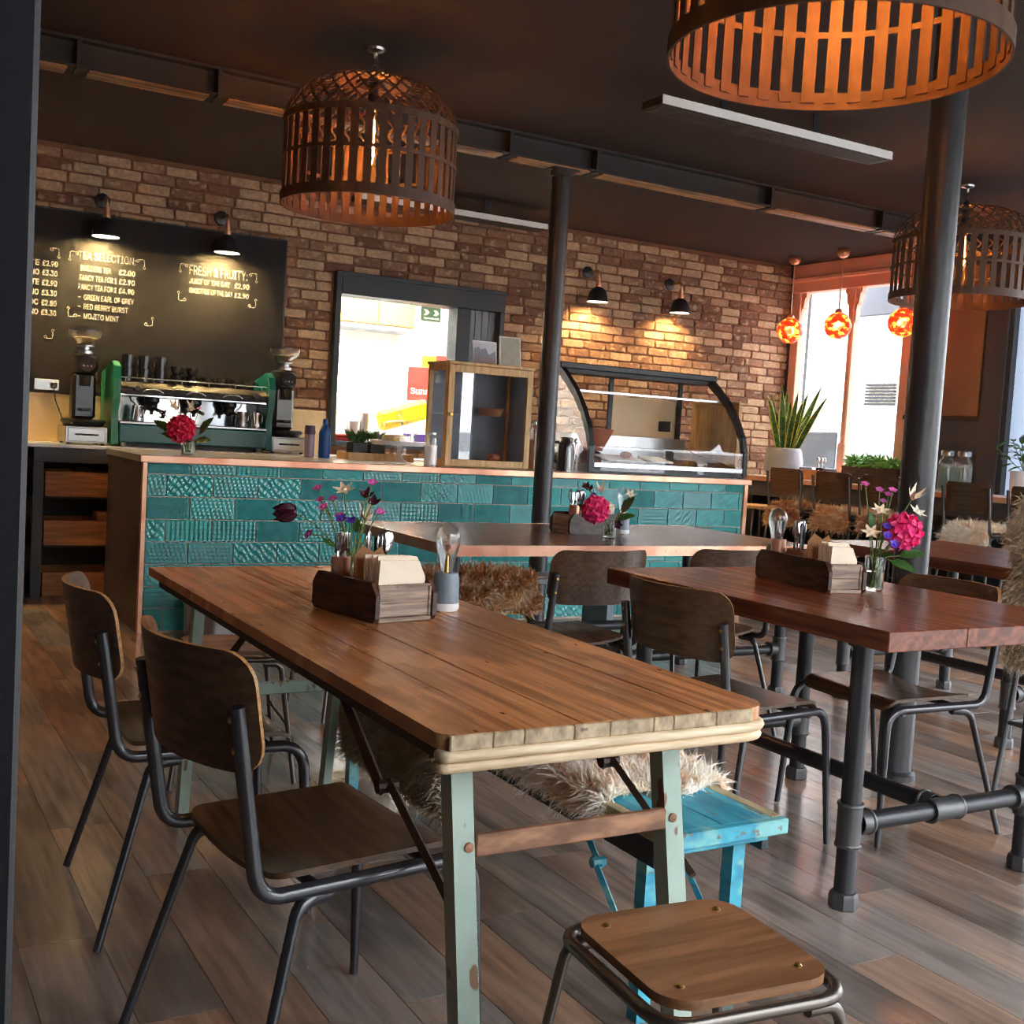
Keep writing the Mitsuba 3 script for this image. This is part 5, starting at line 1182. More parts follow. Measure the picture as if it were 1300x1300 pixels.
def flowers(where, V, h, r, items, seed, water=True):
    """a glass vase at V and its flowers: (kind, right, up[, toward the camera])"""
    rr = np.random.default_rng(seed)
    V = np.asarray(V, float)
    vp = [('glass', P(shell([(0.0026, 0.0), (r * 0.86, 0.0), (r, 0.008), (r, h)], 0.0025, 24), 'mat_clear_glass', 50))]
    if water: vp.append(('water', P(lathe([(0, 0.006), (r * 0.9, 0.006), (r * 0.93, 0.012), (r * 0.93, h * 0.55), (0, h * 0.55)], 24), 'mat_water', 50)))
    thing('vase', 'small clear glass vase of flowers ' + where, 'vase', vp, M4(*V))
    seen_ = {}
    for it in sorted(items, key=lambda q: q[1]):
        kind, u, z = it[0], it[1], it[2]
        many = sum(q[0] == kind for q in items) > 1
        seen_[kind] = seen_.get(kind, 0) + 1
        nth = ORD[seen_[kind] - 1] + ' from the left, ' if many else ''
        f = it[3] if len(it) > 3 else rr.uniform(-0.03, 0.03)
        q = V + RT * u - FW * f + [0, 0, z]
        a = rr.uniform(0, 6.28)
        root = V + [0.4 * r * math.cos(a), 0.4 * r * math.sin(a), 0.012]
        neck = V + RT * np.clip(u * 0.3, -0.7 * r, 0.7 * r) + [0, 0, h * 0.98]
        stem = [root, neck, neck * 0.4 + q * 0.6 + [0, 0, 0.015], q]
        st = P(tube(fillet(stem, 0.03, 4), 0.0018, 6), 'mat_stem', True)
        d = q - neck; d = d / np.linalg.norm(d) * 0.6 - FW * 0.6 + [0, 0, 0.35]
        if kind in ('pink', 'crimson'):
            R = it[4]
            k = thing('rhododendron', {'pink': 'bright pink', 'crimson': 'crimson'}[kind] + ' rhododendron head in the vase ' + where, 'flower', [('bloom', P(truss(R, rr), 'mat_' + kind, 40), None)], aim(q, d))
            part(k + '__stem', st)
        elif kind == 'leaf':
            lf = bent(Polygon([(0, 0), (0.02, 0.018), (0.05, 0.022), (0.08, 0.012), (0.098, 0), (0.08, -0.012), (0.05, -0.022), (0.02, -0.018)]), 0.001, lambda v: np.stack([v[:, 0], v[:, 1], v[:, 2] + 3.0 * v[:, 1] ** 2 * 4 - 1.6 * (v[:, 0] - 0.04) ** 2], 1), 0.025)
            dirx = q - neck; dirx /= np.linalg.norm(dirx)
            T = np.eye(4); yv = np.cross(-FW * 0.7 + [0, 0, 0.7], dirx); yv /= np.linalg.norm(yv)
            T[:3, 0], T[:3, 1], T[:3, 2], T[:3, 3] = dirx, yv, np.cross(dirx, yv), q - dirx * 0.075
            s_ = it[4] if len(it) > 4 else 1.0
            k = thing('leaf_sprig', 'green leaf, ' + nth + 'vase ' + where, 'leaf', [('blade', P(xf(lf, T @ M4(s=s_)), 'mat_leaf', 40))], group='green leaves in the vase ' + where)
            part(k + '__stem', P(tube(fillet([root, neck, q - dirx * 0.07], 0.02, 4), 0.0018, 6), 'mat_stem', True))
        elif kind == 'tulip':
            ms = cat(*[xf(petal_mesh(0.06, 0.055, 0.42), M4(rz=60 * i) @ M4(0.014, 0, -0.008, ry=-62)) for i in range(6)], sph((0, 0, 0.02), (0.018, 0.018, 0.03), 2))
            k = thing('tulip', 'dark purple tulip nodding from the vase ' + where, 'flower', [('bloom', P(ms, 'mat_plum', 40))], aim(q, it[4]))
            part(k + '__stem', st)
        else:
            l, w, n, cup, m, name, col = {'star': (0.034, 0.014, 6, 0.25, 'mat_petal_white', 'aquilegia', 'white starry aquilegia'), 'campion': (0.0165, 0.0155, 5, 0.15, 'mat_lilac', 'campion', 'small pink campion flower'),
                'violet': (0.018, 0.018, 5, 0.4, 'mat_violet', 'violet_flower', 'violet flower'), 'bud': (0.03, 0.018, 5, 1.6, 'mat_petal_white', 'flower_bud', 'closed cream flower bud'), 'plum': (0.024, 0.02, 5, 0.8, 'mat_plum', 'plum_flower', 'dark plum flower')}[kind]
            k = thing(name, col + ', ' + nth + 'vase ' + where, 'flower', [('bloom', P(cat(star(l, w, n, cup), sph((0, 0, 0.001), l * 0.22, 1)), m, 40))], aim(q, d), group=name.replace('_', ' ') + 's in the vase ' + where)
            part(k + '__stem', st)
scene['mat_water'] = {'type': 'thindielectric', 'int_ior': 1.33, 'specular_transmittance': {'type': 'rgb', 'value': [0.8, 0.88, 0.8]}}
flowers('on the trestle table', (1.27, 3.10, 0.7605), 0.12, 0.033, [('tulip', -0.174, 0.227, 0.0, -RT - np.array([0, 0, 0.15])), ('campion', -0.125, 0.165), ('campion', -0.1, 0.266), ('campion', -0.083, 0.249), ('campion', -0.061, 0.273), ('campion', -0.109, 0.3), ('star', -0.028, 0.3), ('campion', -0.041, 0.224),
    ('violet', -0.001, 0.21), ('plum', 0.036, 0.285), ('plum', 0.054, 0.264), ('bud', 0.04, 0.217), ('campion', 0.055, 0.328), ('campion', 0.08, 0.242), ('leaf', -0.055, 0.125, 0.02, 0.5), ('leaf', -0.11, 0.17, 0.0, 0.45), ('violet', -0.03, 0.215), ('leaf', 0.02, 0.25, 0.02, 0.5)], 11)
flowers('on the red brown table', (2.98, 2.68, 0.8005), 0.115, 0.034, [('pink', 0.075, 0.205, 0.03, 0.072), ('violet', 0.014, 0.218, 0.05), ('violet', 0.028, 0.165, 0.09), ('star', -0.035, 0.197, 0.04), ('star', 0.135, 0.27, -0.02), ('bud', 0.106, 0.316, 0), ('campion', -0.05, 0.354), ('campion', -0.002, 0.338), ('campion', 0.031, 0.324), ('campion', 0.02, 0.30), ('campion', 0.04, 0.34), ('star', 0.0, 0.27), ('violet', 0.01, 0.19, 0.07),
    ('leaf', 0.10, 0.085, 0.06, 0.95), ('leaf', 0.145, 0.135, 0.02, 0.9), ('leaf', 0.04, 0.13, 0.05, 0.8), ('leaf', -0.03, 0.28, 0.0, 0.6)], 12)
flowers('on the copper edged table', (3.17, 4.50, 0.7805), 0.09, 0.034, [('pink', -0.075, 0.135, 0.04, 0.078), ('plum', -0.105, 0.226), ('plum', -0.126, 0.24), ('star', 0.089, 0.215), ('bud', -0.05, 0.22), ('violet', -0.09, 0.2), ('plum', 0.03, 0.07, 0.05), ('leaf', 0.085, 0.185, 0.05, 1.15), ('leaf', 0.095, 0.115, 0.02, 1.0), ('leaf', -0.15, 0.15, 0.0, 0.9), ('leaf', -0.13, 0.10, 0.0, 0.9)], 13)
flowers('on the teal counter', (1.76, 6.93, 1.0145), 0.085, 0.042, [('crimson', -0.03, 0.15, 0.05, 0.098), ('bud', -0.09, 0.278), ('bud', 0.0, 0.285), ('bud', -0.075, 0.268), ('plum', -0.146, 0.235), ('plum', -0.158, 0.212), ('campion', 0.05, 0.28), ('star', 0.01, 0.27), ('leaf', 0.11, 0.185, 0.02, 1.4), ('leaf', -0.17, 0.17, 0.0, 1.3), ('leaf', 0.10, 0.09, 0.03, 1.3), ('leaf', -0.12, 0.11, 0.03, 1.2), ('leaf', 0.03, 0.08, 0.09, 1.1)], 14)

# ---------------------------------------------------------------- window bar and its stools
BARZ = 1.0
thing('window_bar', 'narrow copper edged bar counter along the window wall', 'bar counter', [('top', P(B(7.34, 7.93, 4.66, 8.46, BARZ - 0.042, BARZ, 0.003), 'mat_white', False)), ('copper_edge', P(B(7.33, 7.3395, 4.66, 8.46, BARZ - 0.042, BARZ + 0.001, 0.002), 'mat_copper', False)),
    ('fascia', P(B(7.36, 7.38, 4.66, 8.46, 0.82, BARZ - 0.043), 'mat_grey_paint', False)), *[('support', P(B(7.40, 7.9, y, y + 0.05, 0, 0.819), 'mat_black', False)) for y in (4.7, 5.7, 7.0, 8.2)], ('back_panel', P(B(7.915, 7.935, 4.66, 8.46, 0, BARZ - 0.043), 'mat_black', False))])
def bar_stool_parts():
    out = [('seat', P(bent(rrect(0.38, 0.38, 0.06), 0.012, lambda v: np.stack([v[:, 0], v[:, 1], v[:, 2] + 0.748 - 3.0 * np.clip(v[:, 0] - 0.13, 0, 1) ** 2], 1), 0.05), 'mat_ply', 40))]
    out.append(('backrest', P(bent(rrect(0.41, 0.215, 0.04), 0.011, lambda v: np.stack([0.4 - (0.4 - v[:, 2]) * np.cos(v[:, 0] / 0.4) - 0.225 - 0.08 * v[:, 1], (0.4 - v[:, 2]) * np.sin(v[:, 0] / 0.4), 0.995 + v[:, 1]], 1), 0.04), 'mat_ply', 40)))
    for s in (-1, 1):
        p = fillet([(0.225, 0.215 * s, 0.004), (0.185, 0.195 * s, 0.735), (-0.165, 0.195 * s, 0.735), (-0.215, 0.195 * s, 1.07)], [0, 0.05, 0.05, 0], 7)
        out.append(('frame_tube', P(tube(p, 0.011, 8), 'mat_fitting', 50)))
        out.append(('rear_leg', P(tube(fillet([(-0.1, 0.18 * s, 0.722), (-0.16, 0.195 * s, 0.715), (-0.235, 0.225 * s, 0.004)], 0.04), 0.0105, 8), 'mat_fitting', 50)))
    out.append(('footrest', P(cat(cyl((0.21, -0.205, 0.28), (0.21, 0.205, 0.28), 0.009, 8), cyl((-0.205, -0.21, 0.28), (-0.205, 0.21, 0.28), 0.009, 8), *[cyl((-0.205, 0.21 * s, 0.28), (0.21, 0.205 * s, 0.28), 0.009, 8) for s in (-1, 1)]), 'mat_fitting', 50)))
    return out
BAR_STOOL = bar_stool_parts()
SPOTS = [('high bar stool at the window bar nearest the teal counter', 7.07, 7.24), ('high bar stool before the window, second from the teal counter', 7.07, 6.70), ('high bar stool before the window, third from the teal counter, left of the thick column', 7.07, 6.20),
         ('high bar stool right of the thick column with a shaggy pale fleece', 7.07, 5.40), ('high bar stool at the right edge of the photo at the window bar', 7.07, 4.86)]
for lab, x, y in SPOTS:
    thing('bar_stool', lab, 'bar stool', BAR_STOOL, M4(x, y, 0), 'high stools along the window bar')
thing('bar_stool', 'bar stool under a grey fleece, cut by the right edge of the photo', 'bar stool', BAR_STOOL, M4(4.0, 2.50, 0, 0))
thing('round_stool', 'tall stool with a round pale wooden seat at the corner of the teal counter', 'stool', [('seat', P(lathe([(0, 0.72), (0.165, 0.72), (0.175, 0.728), (0.175, 0.748), (0.165, 0.755), (0, 0.755)], 32), 'mat_pine', 40)), ('ring', P(xf(torus(0.19, 0.009, 28, 6), M4(z=0.25)), 'mat_fitting', True)),
    *[('leg', P(tube([(0.12 * math.cos(a), 0.12 * math.sin(a), 0.7195), (0.215 * math.cos(a), 0.215 * math.sin(a), 0.004)], 0.011, 8), 'mat_fitting', 50)) for a in np.arange(4) * math.pi / 2 + 0.6]], M4(7.05, 7.75))

# ---------------------------------------------------------------- sheepskins: a hide and its wool
def fleece(surface, n, length, seed, mat_, droop=0.5, width=0.0016):
    """surface(u, v) -> (point, normal); n locks of tapering wool"""
    rr = np.random.default_rng(seed)
    U, W = rr.uniform(0, 1, n), rr.uniform(0, 1, n)
    p, nn = surface(U, W)
    d = nn + rr.normal(0, 0.38, (n, 3)); d /= np.linalg.norm(d, axis=1, keepdims=True)
    L = length * rr.uniform(0.6, 1.25, n)[:, None]
    t = np.cross(d, rr.normal(0, 1, (n, 3))); t /= np.linalg.norm(t, axis=1, keepdims=True)
    curl = rr.normal(0, 0.5, (n, 3))
    q1 = p + d * L * 0.5 + curl * L * 0.3
    q2 = q1 + (d * (1 - droop) + curl - np.array([0, 0, droop])) * L * 0.55
    w = width * rr.uniform(0.7, 1.5, n)[:, None]
    V = np.stack([p - t * w, p + t * w, q1 - t * w * 1.2, q1 + t * w * 1.2, q2], 1).reshape(-1, 3)
    b = 5 * np.arange(n)[:, None]
    F = np.vstack([b + [0, 1, 3], b + [0, 3, 2], b + [2, 3, 4]])
    return trimesh.Trimesh(V, F, process=False)
def draped(x0, x1, y0, y1, z, drop, axis, seed):
    """a hide lying on a flat top and hanging over edges: drop = {'x0': m, 'x1': m, 'y0': m, 'y1': m}"""
    d0, d1 = drop.get(axis + '0', 0.0), drop.get(axis + '1', 0.0)
    a0, a1, b0, b1 = (x0, x1, y0, y1) if axis == 'x' else (y0, y1, x0, x1)
    tot = d0 + (a1 - a0) + d1
    def surf(U, W):
        s = U * tot - d0
        b = b0 + (b1 - b0) * W + 0.02 * np.sin(s * 23 + W * 5)
        a = np.clip(s, 0, a1 - a0)
        over0, over1 = np.clip(-s, 0, None), np.clip(s - (a1 - a0), 0, None)
        zz = z - over0 - over1 + 0.006 * np.sin(b * 40) * np.cos(a * 30)
        na = np.where(over0 > 0, -1.0, np.where(over1 > 0, 1.0, 0.0))
        aa = a0 + a + np.where(over0 > 0, -0.008, 0) + np.where(over1 > 0, 0.008, 0)
        nz = np.where(na == 0, 1.0, 0.15)
        p = np.stack([aa, b, zz], -1) if axis == 'x' else np.stack([b, aa, zz], -1)
        n = np.stack([na, 0 * na, nz], -1) if axis == 'x' else np.stack([0 * na, na, nz], -1)
        return p, n / np.linalg.norm(n, axis=-1, keepdims=True)
    return surf
def hide_mesh(surf, nu=24, nv=12, t=0.006):
    u, w = np.meshgrid(np.linspace(0, 1, nu), np.linspace(0, 1, nv), indexing='ij')
    p, n = surf(u.ravel(), w.ravel())
    k = len(p)
    V = np.vstack([p + n * t, p])
    F = []
    for i in range(nu - 1):
        for j in range(nv - 1):
            a, b, c, d = i * nv + j, i * nv + j + 1, (i + 1) * nv + j + 1, (i + 1) * nv + j
            F += [(a, c, b), (a, d, c), (a + k, b + k, c + k), (a + k, c + k, d + k)]
    return trimesh.Trimesh(V, np.array(F), process=False)
def sheepskin(lab, surf, n, length, m, seed, width=0.0016, droop=0.45):
    thing('sheepskin', lab, 'sheepskin', [('hide', P(hide_mesh(surf), m, True)), ('wool', P(fleece(surf, n, length, seed, m, droop, width), m, False), None, 'stuff')])
sheepskin('shaggy cream sheepskin lying on the near half of the turquoise bench', draped(1.47, 1.80, 2.02, 2.72, 0.458, {'x0': 0.05, 'x1': 0.05}, 'x', 1), 46000, 0.036, 'mat_fur_cream', 21, 0.0013)
sheepskin('grey brown sheepskin hanging over the far half of the turquoise bench', draped(1.47, 1.80, 2.78, 3.55, 0.458, {'x0': 0.30, 'x1': 0.10}, 'x', 2), 36000, 0.04, 'mat_fur_grey', 22, 0.0014, 0.7)
for i, (lab, y, m, dr_) in enumerate((('brown sheepskin on the bar stool nearest the teal counter', 7.24, 'mat_fur_brown', 0.14), ('pale brown sheepskin on the second bar stool from the teal counter', 6.70, 'mat_fur_brown', 0.13), ('brown sheepskin on the third bar stool, behind the pink flowers', 6.20, 'mat_fur_brown', 0.1),
        ('shaggy cream and tan sheepskin right of the thick column, over a bar stool', 5.40, 'mat_fur_cream', 0.25), ('dark and tan sheepskin on the bar stool at the right edge of the photo', 4.86, 'mat_fur_brown', 0.16))):
    sheepskin(lab, draped(6.895, 7.24, y - 0.185, y + 0.185, 0.766, {'x0': dr_, 'x1': 0.04}, 'x', i), 9000, 0.05, m, 30 + i, 0.0028)
sheepskin('long grey fleece hanging down behind the red brown table at the right edge', draped(3.755, 3.80, 2.29, 2.72, 1.125, {'x0': 0.62, 'x1': 0.2}, 'x', 9), 26000, 0.04, 'mat_fur_grey', 41, 0.0014, 0.7)
# a small bench with a hide before the counter, behind the long dark table
kb = thing('low_bench', 'low grey bench with a brown hide between the copper edged table and the teal counter', 'bench', [('seat', P(B(2.55, 4.0, 5.42, 5.72, 0.42, 0.45, 0.004), 'mat_grey_plastic', False)), *[('leg', P(B(x, x + 0.05, 5.44, 5.70, 0, 0.4195, 0.003), 'mat_grey_plastic', False)) for x in (2.65, 3.85)]])
sheepskin('brown and cream sheepskin on the low grey bench before the teal counter', draped(2.62, 3.35, 5.41, 5.73, 0.458, {'y0': 0.2, 'y1': 0.1}, 'y', 3), 7000, 0.05, 'mat_fur_brown', 42, 0.003)

# ---------------------------------------------------------------- plants, jars and lamps by the window
def snake_plant():
    V = np.array([7.62, 8.06, BARZ + 0.0005])
    key = thing('snake_plant', 'tall snake plant with yellow edged leaves in a round grey pot on the window bar', 'potted plant', [('pot', P(lathe([(0, 0), (0.14, 0), (0.175, 0.06), (0.185, 0.14), (0.165, 0.25), (0.15, 0.275), (0.14, 0.275), (0.15, 0.25), (0.15, 0.245), (0, 0.24)], 36), 'mat_pot', 60), 'grey blue pot')], M4(*V))
    tips = [(-0.216, 0.75), (-0.085, 0.86), (-0.132, 0.76), (-0.01, 0.83), (0.066, 0.80), (0.179, 0.80), (0.306, 0.87), (0.343, 0.77), (-0.155, 0.58), (0.12, 0.72), (0.02, 0.72), (-0.05, 0.68), (0.24, 0.66), (-0.1, 0.62)]
    rr = np.random.default_rng(3)
    for u, h in tips:
        f = rr.uniform(-0.1, 0.1)
        b = V + RT * u * 0.28 + FW * f * 0.6 + [0, 0, 0.235]
        tip = V + RT * u + FW * f * 1.6 + [0, 0, h]
        n = 9
        c = np.array([b + (tip - b) * s + (RT * u * 0.25) * (s * s - s) * 0.8 for s in np.linspace(0, 1, n)])
        wv = RT * math.cos(f * 9) + FW * math.sin(f * 9)
        nv = np.cross(wv, [0, 0, 1.0])
        V_, uv, F = [], [], []
        for i, s in enumerate(np.linspace(0, 1, n)):
            w = 0.031 * (0.55 + 0.6 * math.sin(min(1.0, s * 1.3 + 0.1) * math.pi * 0.75)) * (1 - s ** 4) + 0.001
            for j, a in enumerate((-1, -0.33, 0.33, 1)):
                V_.append(c[i] + wv * w * a + nv * 0.012 * (a * a)); uv.append(((a + 1) / 2, s))
            for j, a in enumerate((1, 0.33, -0.33, -1)):
                V_.append(c[i] + wv * w * a + nv * (0.012 * a * a - 0.003)); uv.append(((a + 1) / 2, s))
        for i in range(n - 1):
            for j in range(8):
                a, b2 = i * 8 + j, i * 8 + (j + 1) % 8
                F += [(a, b2, b2 + 8), (a, b2 + 8, a + 8)]
        part(key + '__leaf', P(trimesh.Trimesh(np.array(V_), np.array(F), process=False), 'mat_snake_leaf', True, uv=np.array(uv)))
mat('mat_pot', rgb(150, 152, 158), 0.45)
snake_plant()
def fern_tuft(c, r, n, seed):
    rr = np.random.default_rng(seed)
    ms = []
    for i in range(n):
        a, e, l = rr.uniform(0, 6.28), rr.uniform(0.3, 1.4), r * rr.uniform(0.7, 1.2)
        d = np.array([math.cos(a) * math.cos(e), math.sin(a) * math.cos(e), math.sin(e)])
        p = np.array(c) + rr.uniform(-0.03, 0.03, 3) * [1, 1, 0]
        mid, tip = p + d * l * 0.6, p + d * l + np.array([0, 0, -0.25 * l])
        ms.append(tube([p, mid, tip], [0.002, 0.012, 0.002], 4))
    return cat(*ms)
tk = thing('window_planter', 'dark wooden trough of bright green ferns on the window bar', 'planter', [('trough', P(cat(B(7.64, 7.80, 6.72, 7.34, BARZ + 0.0005, BARZ + 0.015), B(7.64, 7.652, 6.72, 7.34, BARZ + 0.015, BARZ + 0.15), B(7.788, 7.80, 6.72, 7.34, BARZ + 0.015, BARZ + 0.15), B(7.652, 7.788, 6.72, 6.732, BARZ + 0.015, BARZ + 0.15), B(7.652, 7.788, 7.328, 7.34, BARZ + 0.015, BARZ + 0.15), B(7.652, 7.788, 6.732, 7.328, BARZ + 0.015, BARZ + 0.13)), 'mat_caddy', False))])
for i, y in enumerate((6.83, 6.98, 7.10, 7.24)):
    thing('fern', f'bright green fern, {["first", "second", "third", "last"][i]} from the right in the dark trough on the window bar', 'fern', [('fronds', P(fern_tuft((7.72, y, BARZ + 0.1305), 0.17, 70, 50 + i), 'mat_fern', False), None, 'stuff')], None, 'ferns in the window trough')
cb = thing('caddy', 'small brown wooden caddy on the window bar right of the snake plant', 'caddy', [('side', P(B(7.55, 7.70, 7.45, 7.462, BARZ + 0.0005, BARZ + 0.11, 0.003), 'mat_caddy', False)), ('side', P(B(7.55, 7.70, 7.758, 7.77, BARZ + 0.0005, BARZ + 0.11, 0.003), 'mat_caddy', False)), ('end_board', P(B(7.55, 7.562, 7.463, 7.757, BARZ + 0.0005, BARZ + 0.09, 0.002), 'mat_crate', False)), ('end_board', P(B(7.688, 7.70, 7.463, 7.757, BARZ + 0.0005, BARZ + 0.09, 0.002), 'mat_crate', False)), ('base', P(B(7.563, 7.687, 7.463, 7.757, BARZ + 0.0005, BARZ + 0.012), 'mat_crate', False))])
thing('cutlery_tin', 'dark tin of steel cutlery in the caddy on the window bar', 'tin', [('tin', P(lathe([(0, 0.002), (0.04, 0), (0.042, 0.1), (0.039, 0.1), (0.038, 0.006), (0, 0.006)], 18), 'mat_black', 50)), *[('spoon', P(cat(tube([(0, 0, 0.008), (0.03 * math.cos(a), 0.03 * math.sin(a), 0.15)], 0.003, 5), sph((0.033 * math.cos(a), 0.033 * math.sin(a), 0.17), (0.015, 0.015, 0.026), 1)), 'mat_chrome', True)) for a in (0.2, 1.5, 2.9, 4.1, 5.2)]], M4(7.625, 7.58, BARZ + 0.0125))
thing('table_lamp', 'small white bulb lamp on the window bar right of the fern trough', 'table lamp', [('base', P(lathe([(0, 0), (0.04, 0), (0.042, 0.09), (0, 0.1)], 20), 'mat_white', 40)), ('shade', P(lathe([(0.015, 0.1), (0.03, 0.13), (0.032, 0.15), (0, 0.175)], 20), 'mat_glass', 40))], M4(7.6, 6.60, BARZ + 0.0005))
for lab, y in (('left of two tall glass water dispensers on the window bar right of the thick column', 6.22), ('right of two tall glass water dispensers on the window bar right of the thick column', 6.06)):
    thing('water_dispenser', lab, 'water dispenser', [('body', P(lathe([(0, 0.003), (0.06, 0), (0.068, 0.012), (0.068, 0.22), (0.058, 0.25), (0.04, 0.268), (0.04, 0.285)], 28), 'mat_glass', 50)), ('lid', P(lathe([(0, 0.2855), (0.052, 0.2855), (0.054, 0.29), (0.054, 0.32), (0.048, 0.328), (0, 0.33)], 24), 'mat_steel', 40)),
        ('tap', P(cat(cyl((-0.069, 0, 0.04), (-0.10, 0, 0.04), 0.007, 10), cyl((-0.095, 0, 0.025), (-0.095, 0, 0.06), 0.006, 8)), 'mat_steel', 40)), ('water', P(lathe([(0, 0.006), (0.063, 0.006), (0.0655, 0.014), (0.0655, 0.2), (0, 0.2)], 24), 'mat_water', 50))], M4(7.65, y, BARZ + 0.0005), 'glass water dispensers')
kp = thing('leafy_plant', 'leafy green plant in a pale glass pot at the right edge of the photo', 'potted plant', [('pot', P(lathe([(0, 0), (0.075, 0), (0.09, 0.03), (0.095, 0.2), (0.088, 0.2), (0.084, 0.03), (0, 0.02)], 28), 'mat_white_glass', 50))], M4(7.62, 5.50, BARZ + 0.0005))
rr = np.random.default_rng(77)
ll = bent(Polygon([(0, 0), (0.02, 0.02), (0.06, 0.026), (0.1, 0.014), (0.12, 0), (0.1, -0.014), (0.06, -0.026), (0.02, -0.02)]), 0.001, lambda v: np.stack([v[:, 0], v[:, 1], v[:, 2] + 6 * v[:, 1] ** 2 - 2 * v[:, 0] ** 2], 1), 0.04)
LL = P(ll, 'mat_leaf', 40)
for i in range(7):
    a, e = i * 0.9, rr.uniform(0.6, 1.3)
    d = np.array([math.cos(a) * math.cos(e), math.sin(a) * math.cos(e), math.sin(e)])
    b = np.array([7.62, 5.50, BARZ + 0.19]); tip = b + d * rr.uniform(0.22, 0.36)
    sk = part(kp + '__stem', P(tube([b - [0, 0, 0.15], b, tip], 0.003, 5), 'mat_stem', True))
    for j in range(7):
        q = b + (tip - b) * (0.25 + 0.75 * j / 6)
        part(kp + '__leaf', LL, M4(*q, rz=rr.uniform(0, 360)) @ M4(ry=rr.uniform(-50, 10)))
def globe(lab, y, z):
    x = 7.55
    k = thing('globe_pendant', lab, 'pendant lamp', [('globe', P(xf(sph((0, 0, 0), 0.118, 3), M4(0, 0, 0)), 'mat_lava_glass', True)), ('cap', P(lathe([(0.02, 0.112), (0.035, 0.116), (0.03, 0.14), (0.012, 0.15), (0, 0.15)], 20), 'mat_copper', 40)), ('rod', P(cyl((0, 0, 0.15), (0, 0, CEIL - z - 0.02), 0.006, 8), 'mat_copper', 40)),
        ('ceiling_cap', P(xf(sph((0, 0, 0), (0.055, 0.055, 0.05), 2), M4(0, 0, CEIL - z - 0.03)), 'mat_copper', True))], M4(x, y, z), 'amber glass globes at the window')
    part(k + '__bulb', {**P(sph((0, 0, 0), 0.04, 2), 'mat_white', True), 'emitter': {'type': 'area', 'radiance': {'type': 'rgb', 'value': [1.1, 0.75, 0.38]}}}, M4(x, y, z))
globe('glowing red amber glass globe lamp nearest the brick wall', 8.03, 2.365)
globe('glowing amber glass globe lamp in the middle of the three at the window', 7.43, 2.38)
globe('glowing red amber glass globe lamp just left of the thick column', 6.71, 2.366)

# ---------------------------------------------------------------- radiant heaters under the ceiling
def heater(lab, x0, x1, y, z):
    k = thing('radiant_heater', lab, 'heater', [('body', P(B(x0, x1, y - 0.008, y + 0.16, z - 0.045, z - 0.004, 0.003), 'mat_black', False)), ('front_trim', P(B(x0, x1, y - 0.012, y - 0.0085, z - 0.044, z - 0.002), 'mat_white', False), 'silver white front trim'), ('underside_grille', P(cat(*[B(x0 + 0.02, x1 - 0.02, y + 0.01 + 0.03 * i, y + 0.022 + 0.03 * i, z - 0.05, z - 0.0455) for i in range(5)]), 'mat_dark_iron', False))])
    for f in (0.28, 0.68):
        xx = x0 + f * (x1 - x0)
        part(k + '__bracket', P(cat(B(xx - 0.025, xx + 0.025, y + 0.06, y + 0.066, z - 0.004, CEIL - 0.001), B(xx - 0.05, xx + 0.05, y + 0.04, y + 0.1, z - 0.004, z + 0.006)), 'mat_black', False))
heater('long black radiant heater with a silver edge under the ceiling near the largest lampshade', 3.352, 4.935, 4.56, 2.925)
heater('long black radiant heater with a silver edge under the ceiling before the brick wall', 3.15, 4.745, 7.86, 2.925)

# ---------------------------------------------------------------- bin, and what stands in the kitchen
thing('steel_tub', 'grey steel tub on the floor before the teal counter, seen under the trestle table', 'tub', [('body', P(lathe([(0, 0.002), (0.15, 0), (0.165, 0.02), (0.17, 0.2), (0.178, 0.205), (0.178, 0.215), (0.164, 0.215), (0.16, 0.02), (0, 0.012)], 32), 'mat_steel', 50)), ('lid', P(lathe([(0.15, 0.2155), (0.182, 0.2155), (0.17, 0.235), (0.04, 0.26), (0, 0.262)], 32), 'mat_pipe', 50))], M4(1.80, 6.36, 0))
ck = thing('kitchen_cupboard', 'yellow wooden wall cupboard high on the left of the bright kitchen', 'cupboard', [('body', P(B(4.30, 5.15, 11.12, 11.495, 2.30, 2.88, 0.004), 'mat_pine', False)), ('door', P(B(4.31, 4.72, 11.10, 11.1195, 2.31, 2.87, 0.003), 'mat_yellow_wood', False)), ('door', P(B(4.73, 5.14, 11.10, 11.1195, 2.31, 2.87, 0.003), 'mat_yellow_wood', False)), ('edge_trim', P(B(4.30, 5.15, 11.10, 11.495, 2.255, 2.2995), 'mat_grey_plastic', False))])
mat('mat_yellow_wood', rgb(222, 182, 96), 0.5)
sg = thing('exit_sign', 'dark green framed sign with two pale pictograms on the kitchen wall', 'sign', [('plate', P(B(5.395, 5.62, 11.47, 11.495, 2.44, 2.59, 0.003), 'mat_sign_green', False)), ('pictogram', P(cat(*[xf(extr(Polygon([(-0.035, 0.03), (0.0, 0.03), (0.035, 0.0), (0.0, -0.03), (-0.035, -0.03), (-0.01, 0)]), 0.002), M4(x, 11.4685, 2.53, rx=90) @ M4(s=s)) for x, s in ((5.45, 1), (5.565, 1))]), 'mat_petal_white', False), None, 'stuff'), ('caption', P(B(5.42, 5.60, 11.466, 11.4695, 2.46, 2.475), 'mat_petal_white', False))])
mat('mat_sign_green', rgb(60, 96, 72), 0.5)
RZ = M4(5.10, 10.62, 0, -30)
def turned(m): return xf(m, RZ)
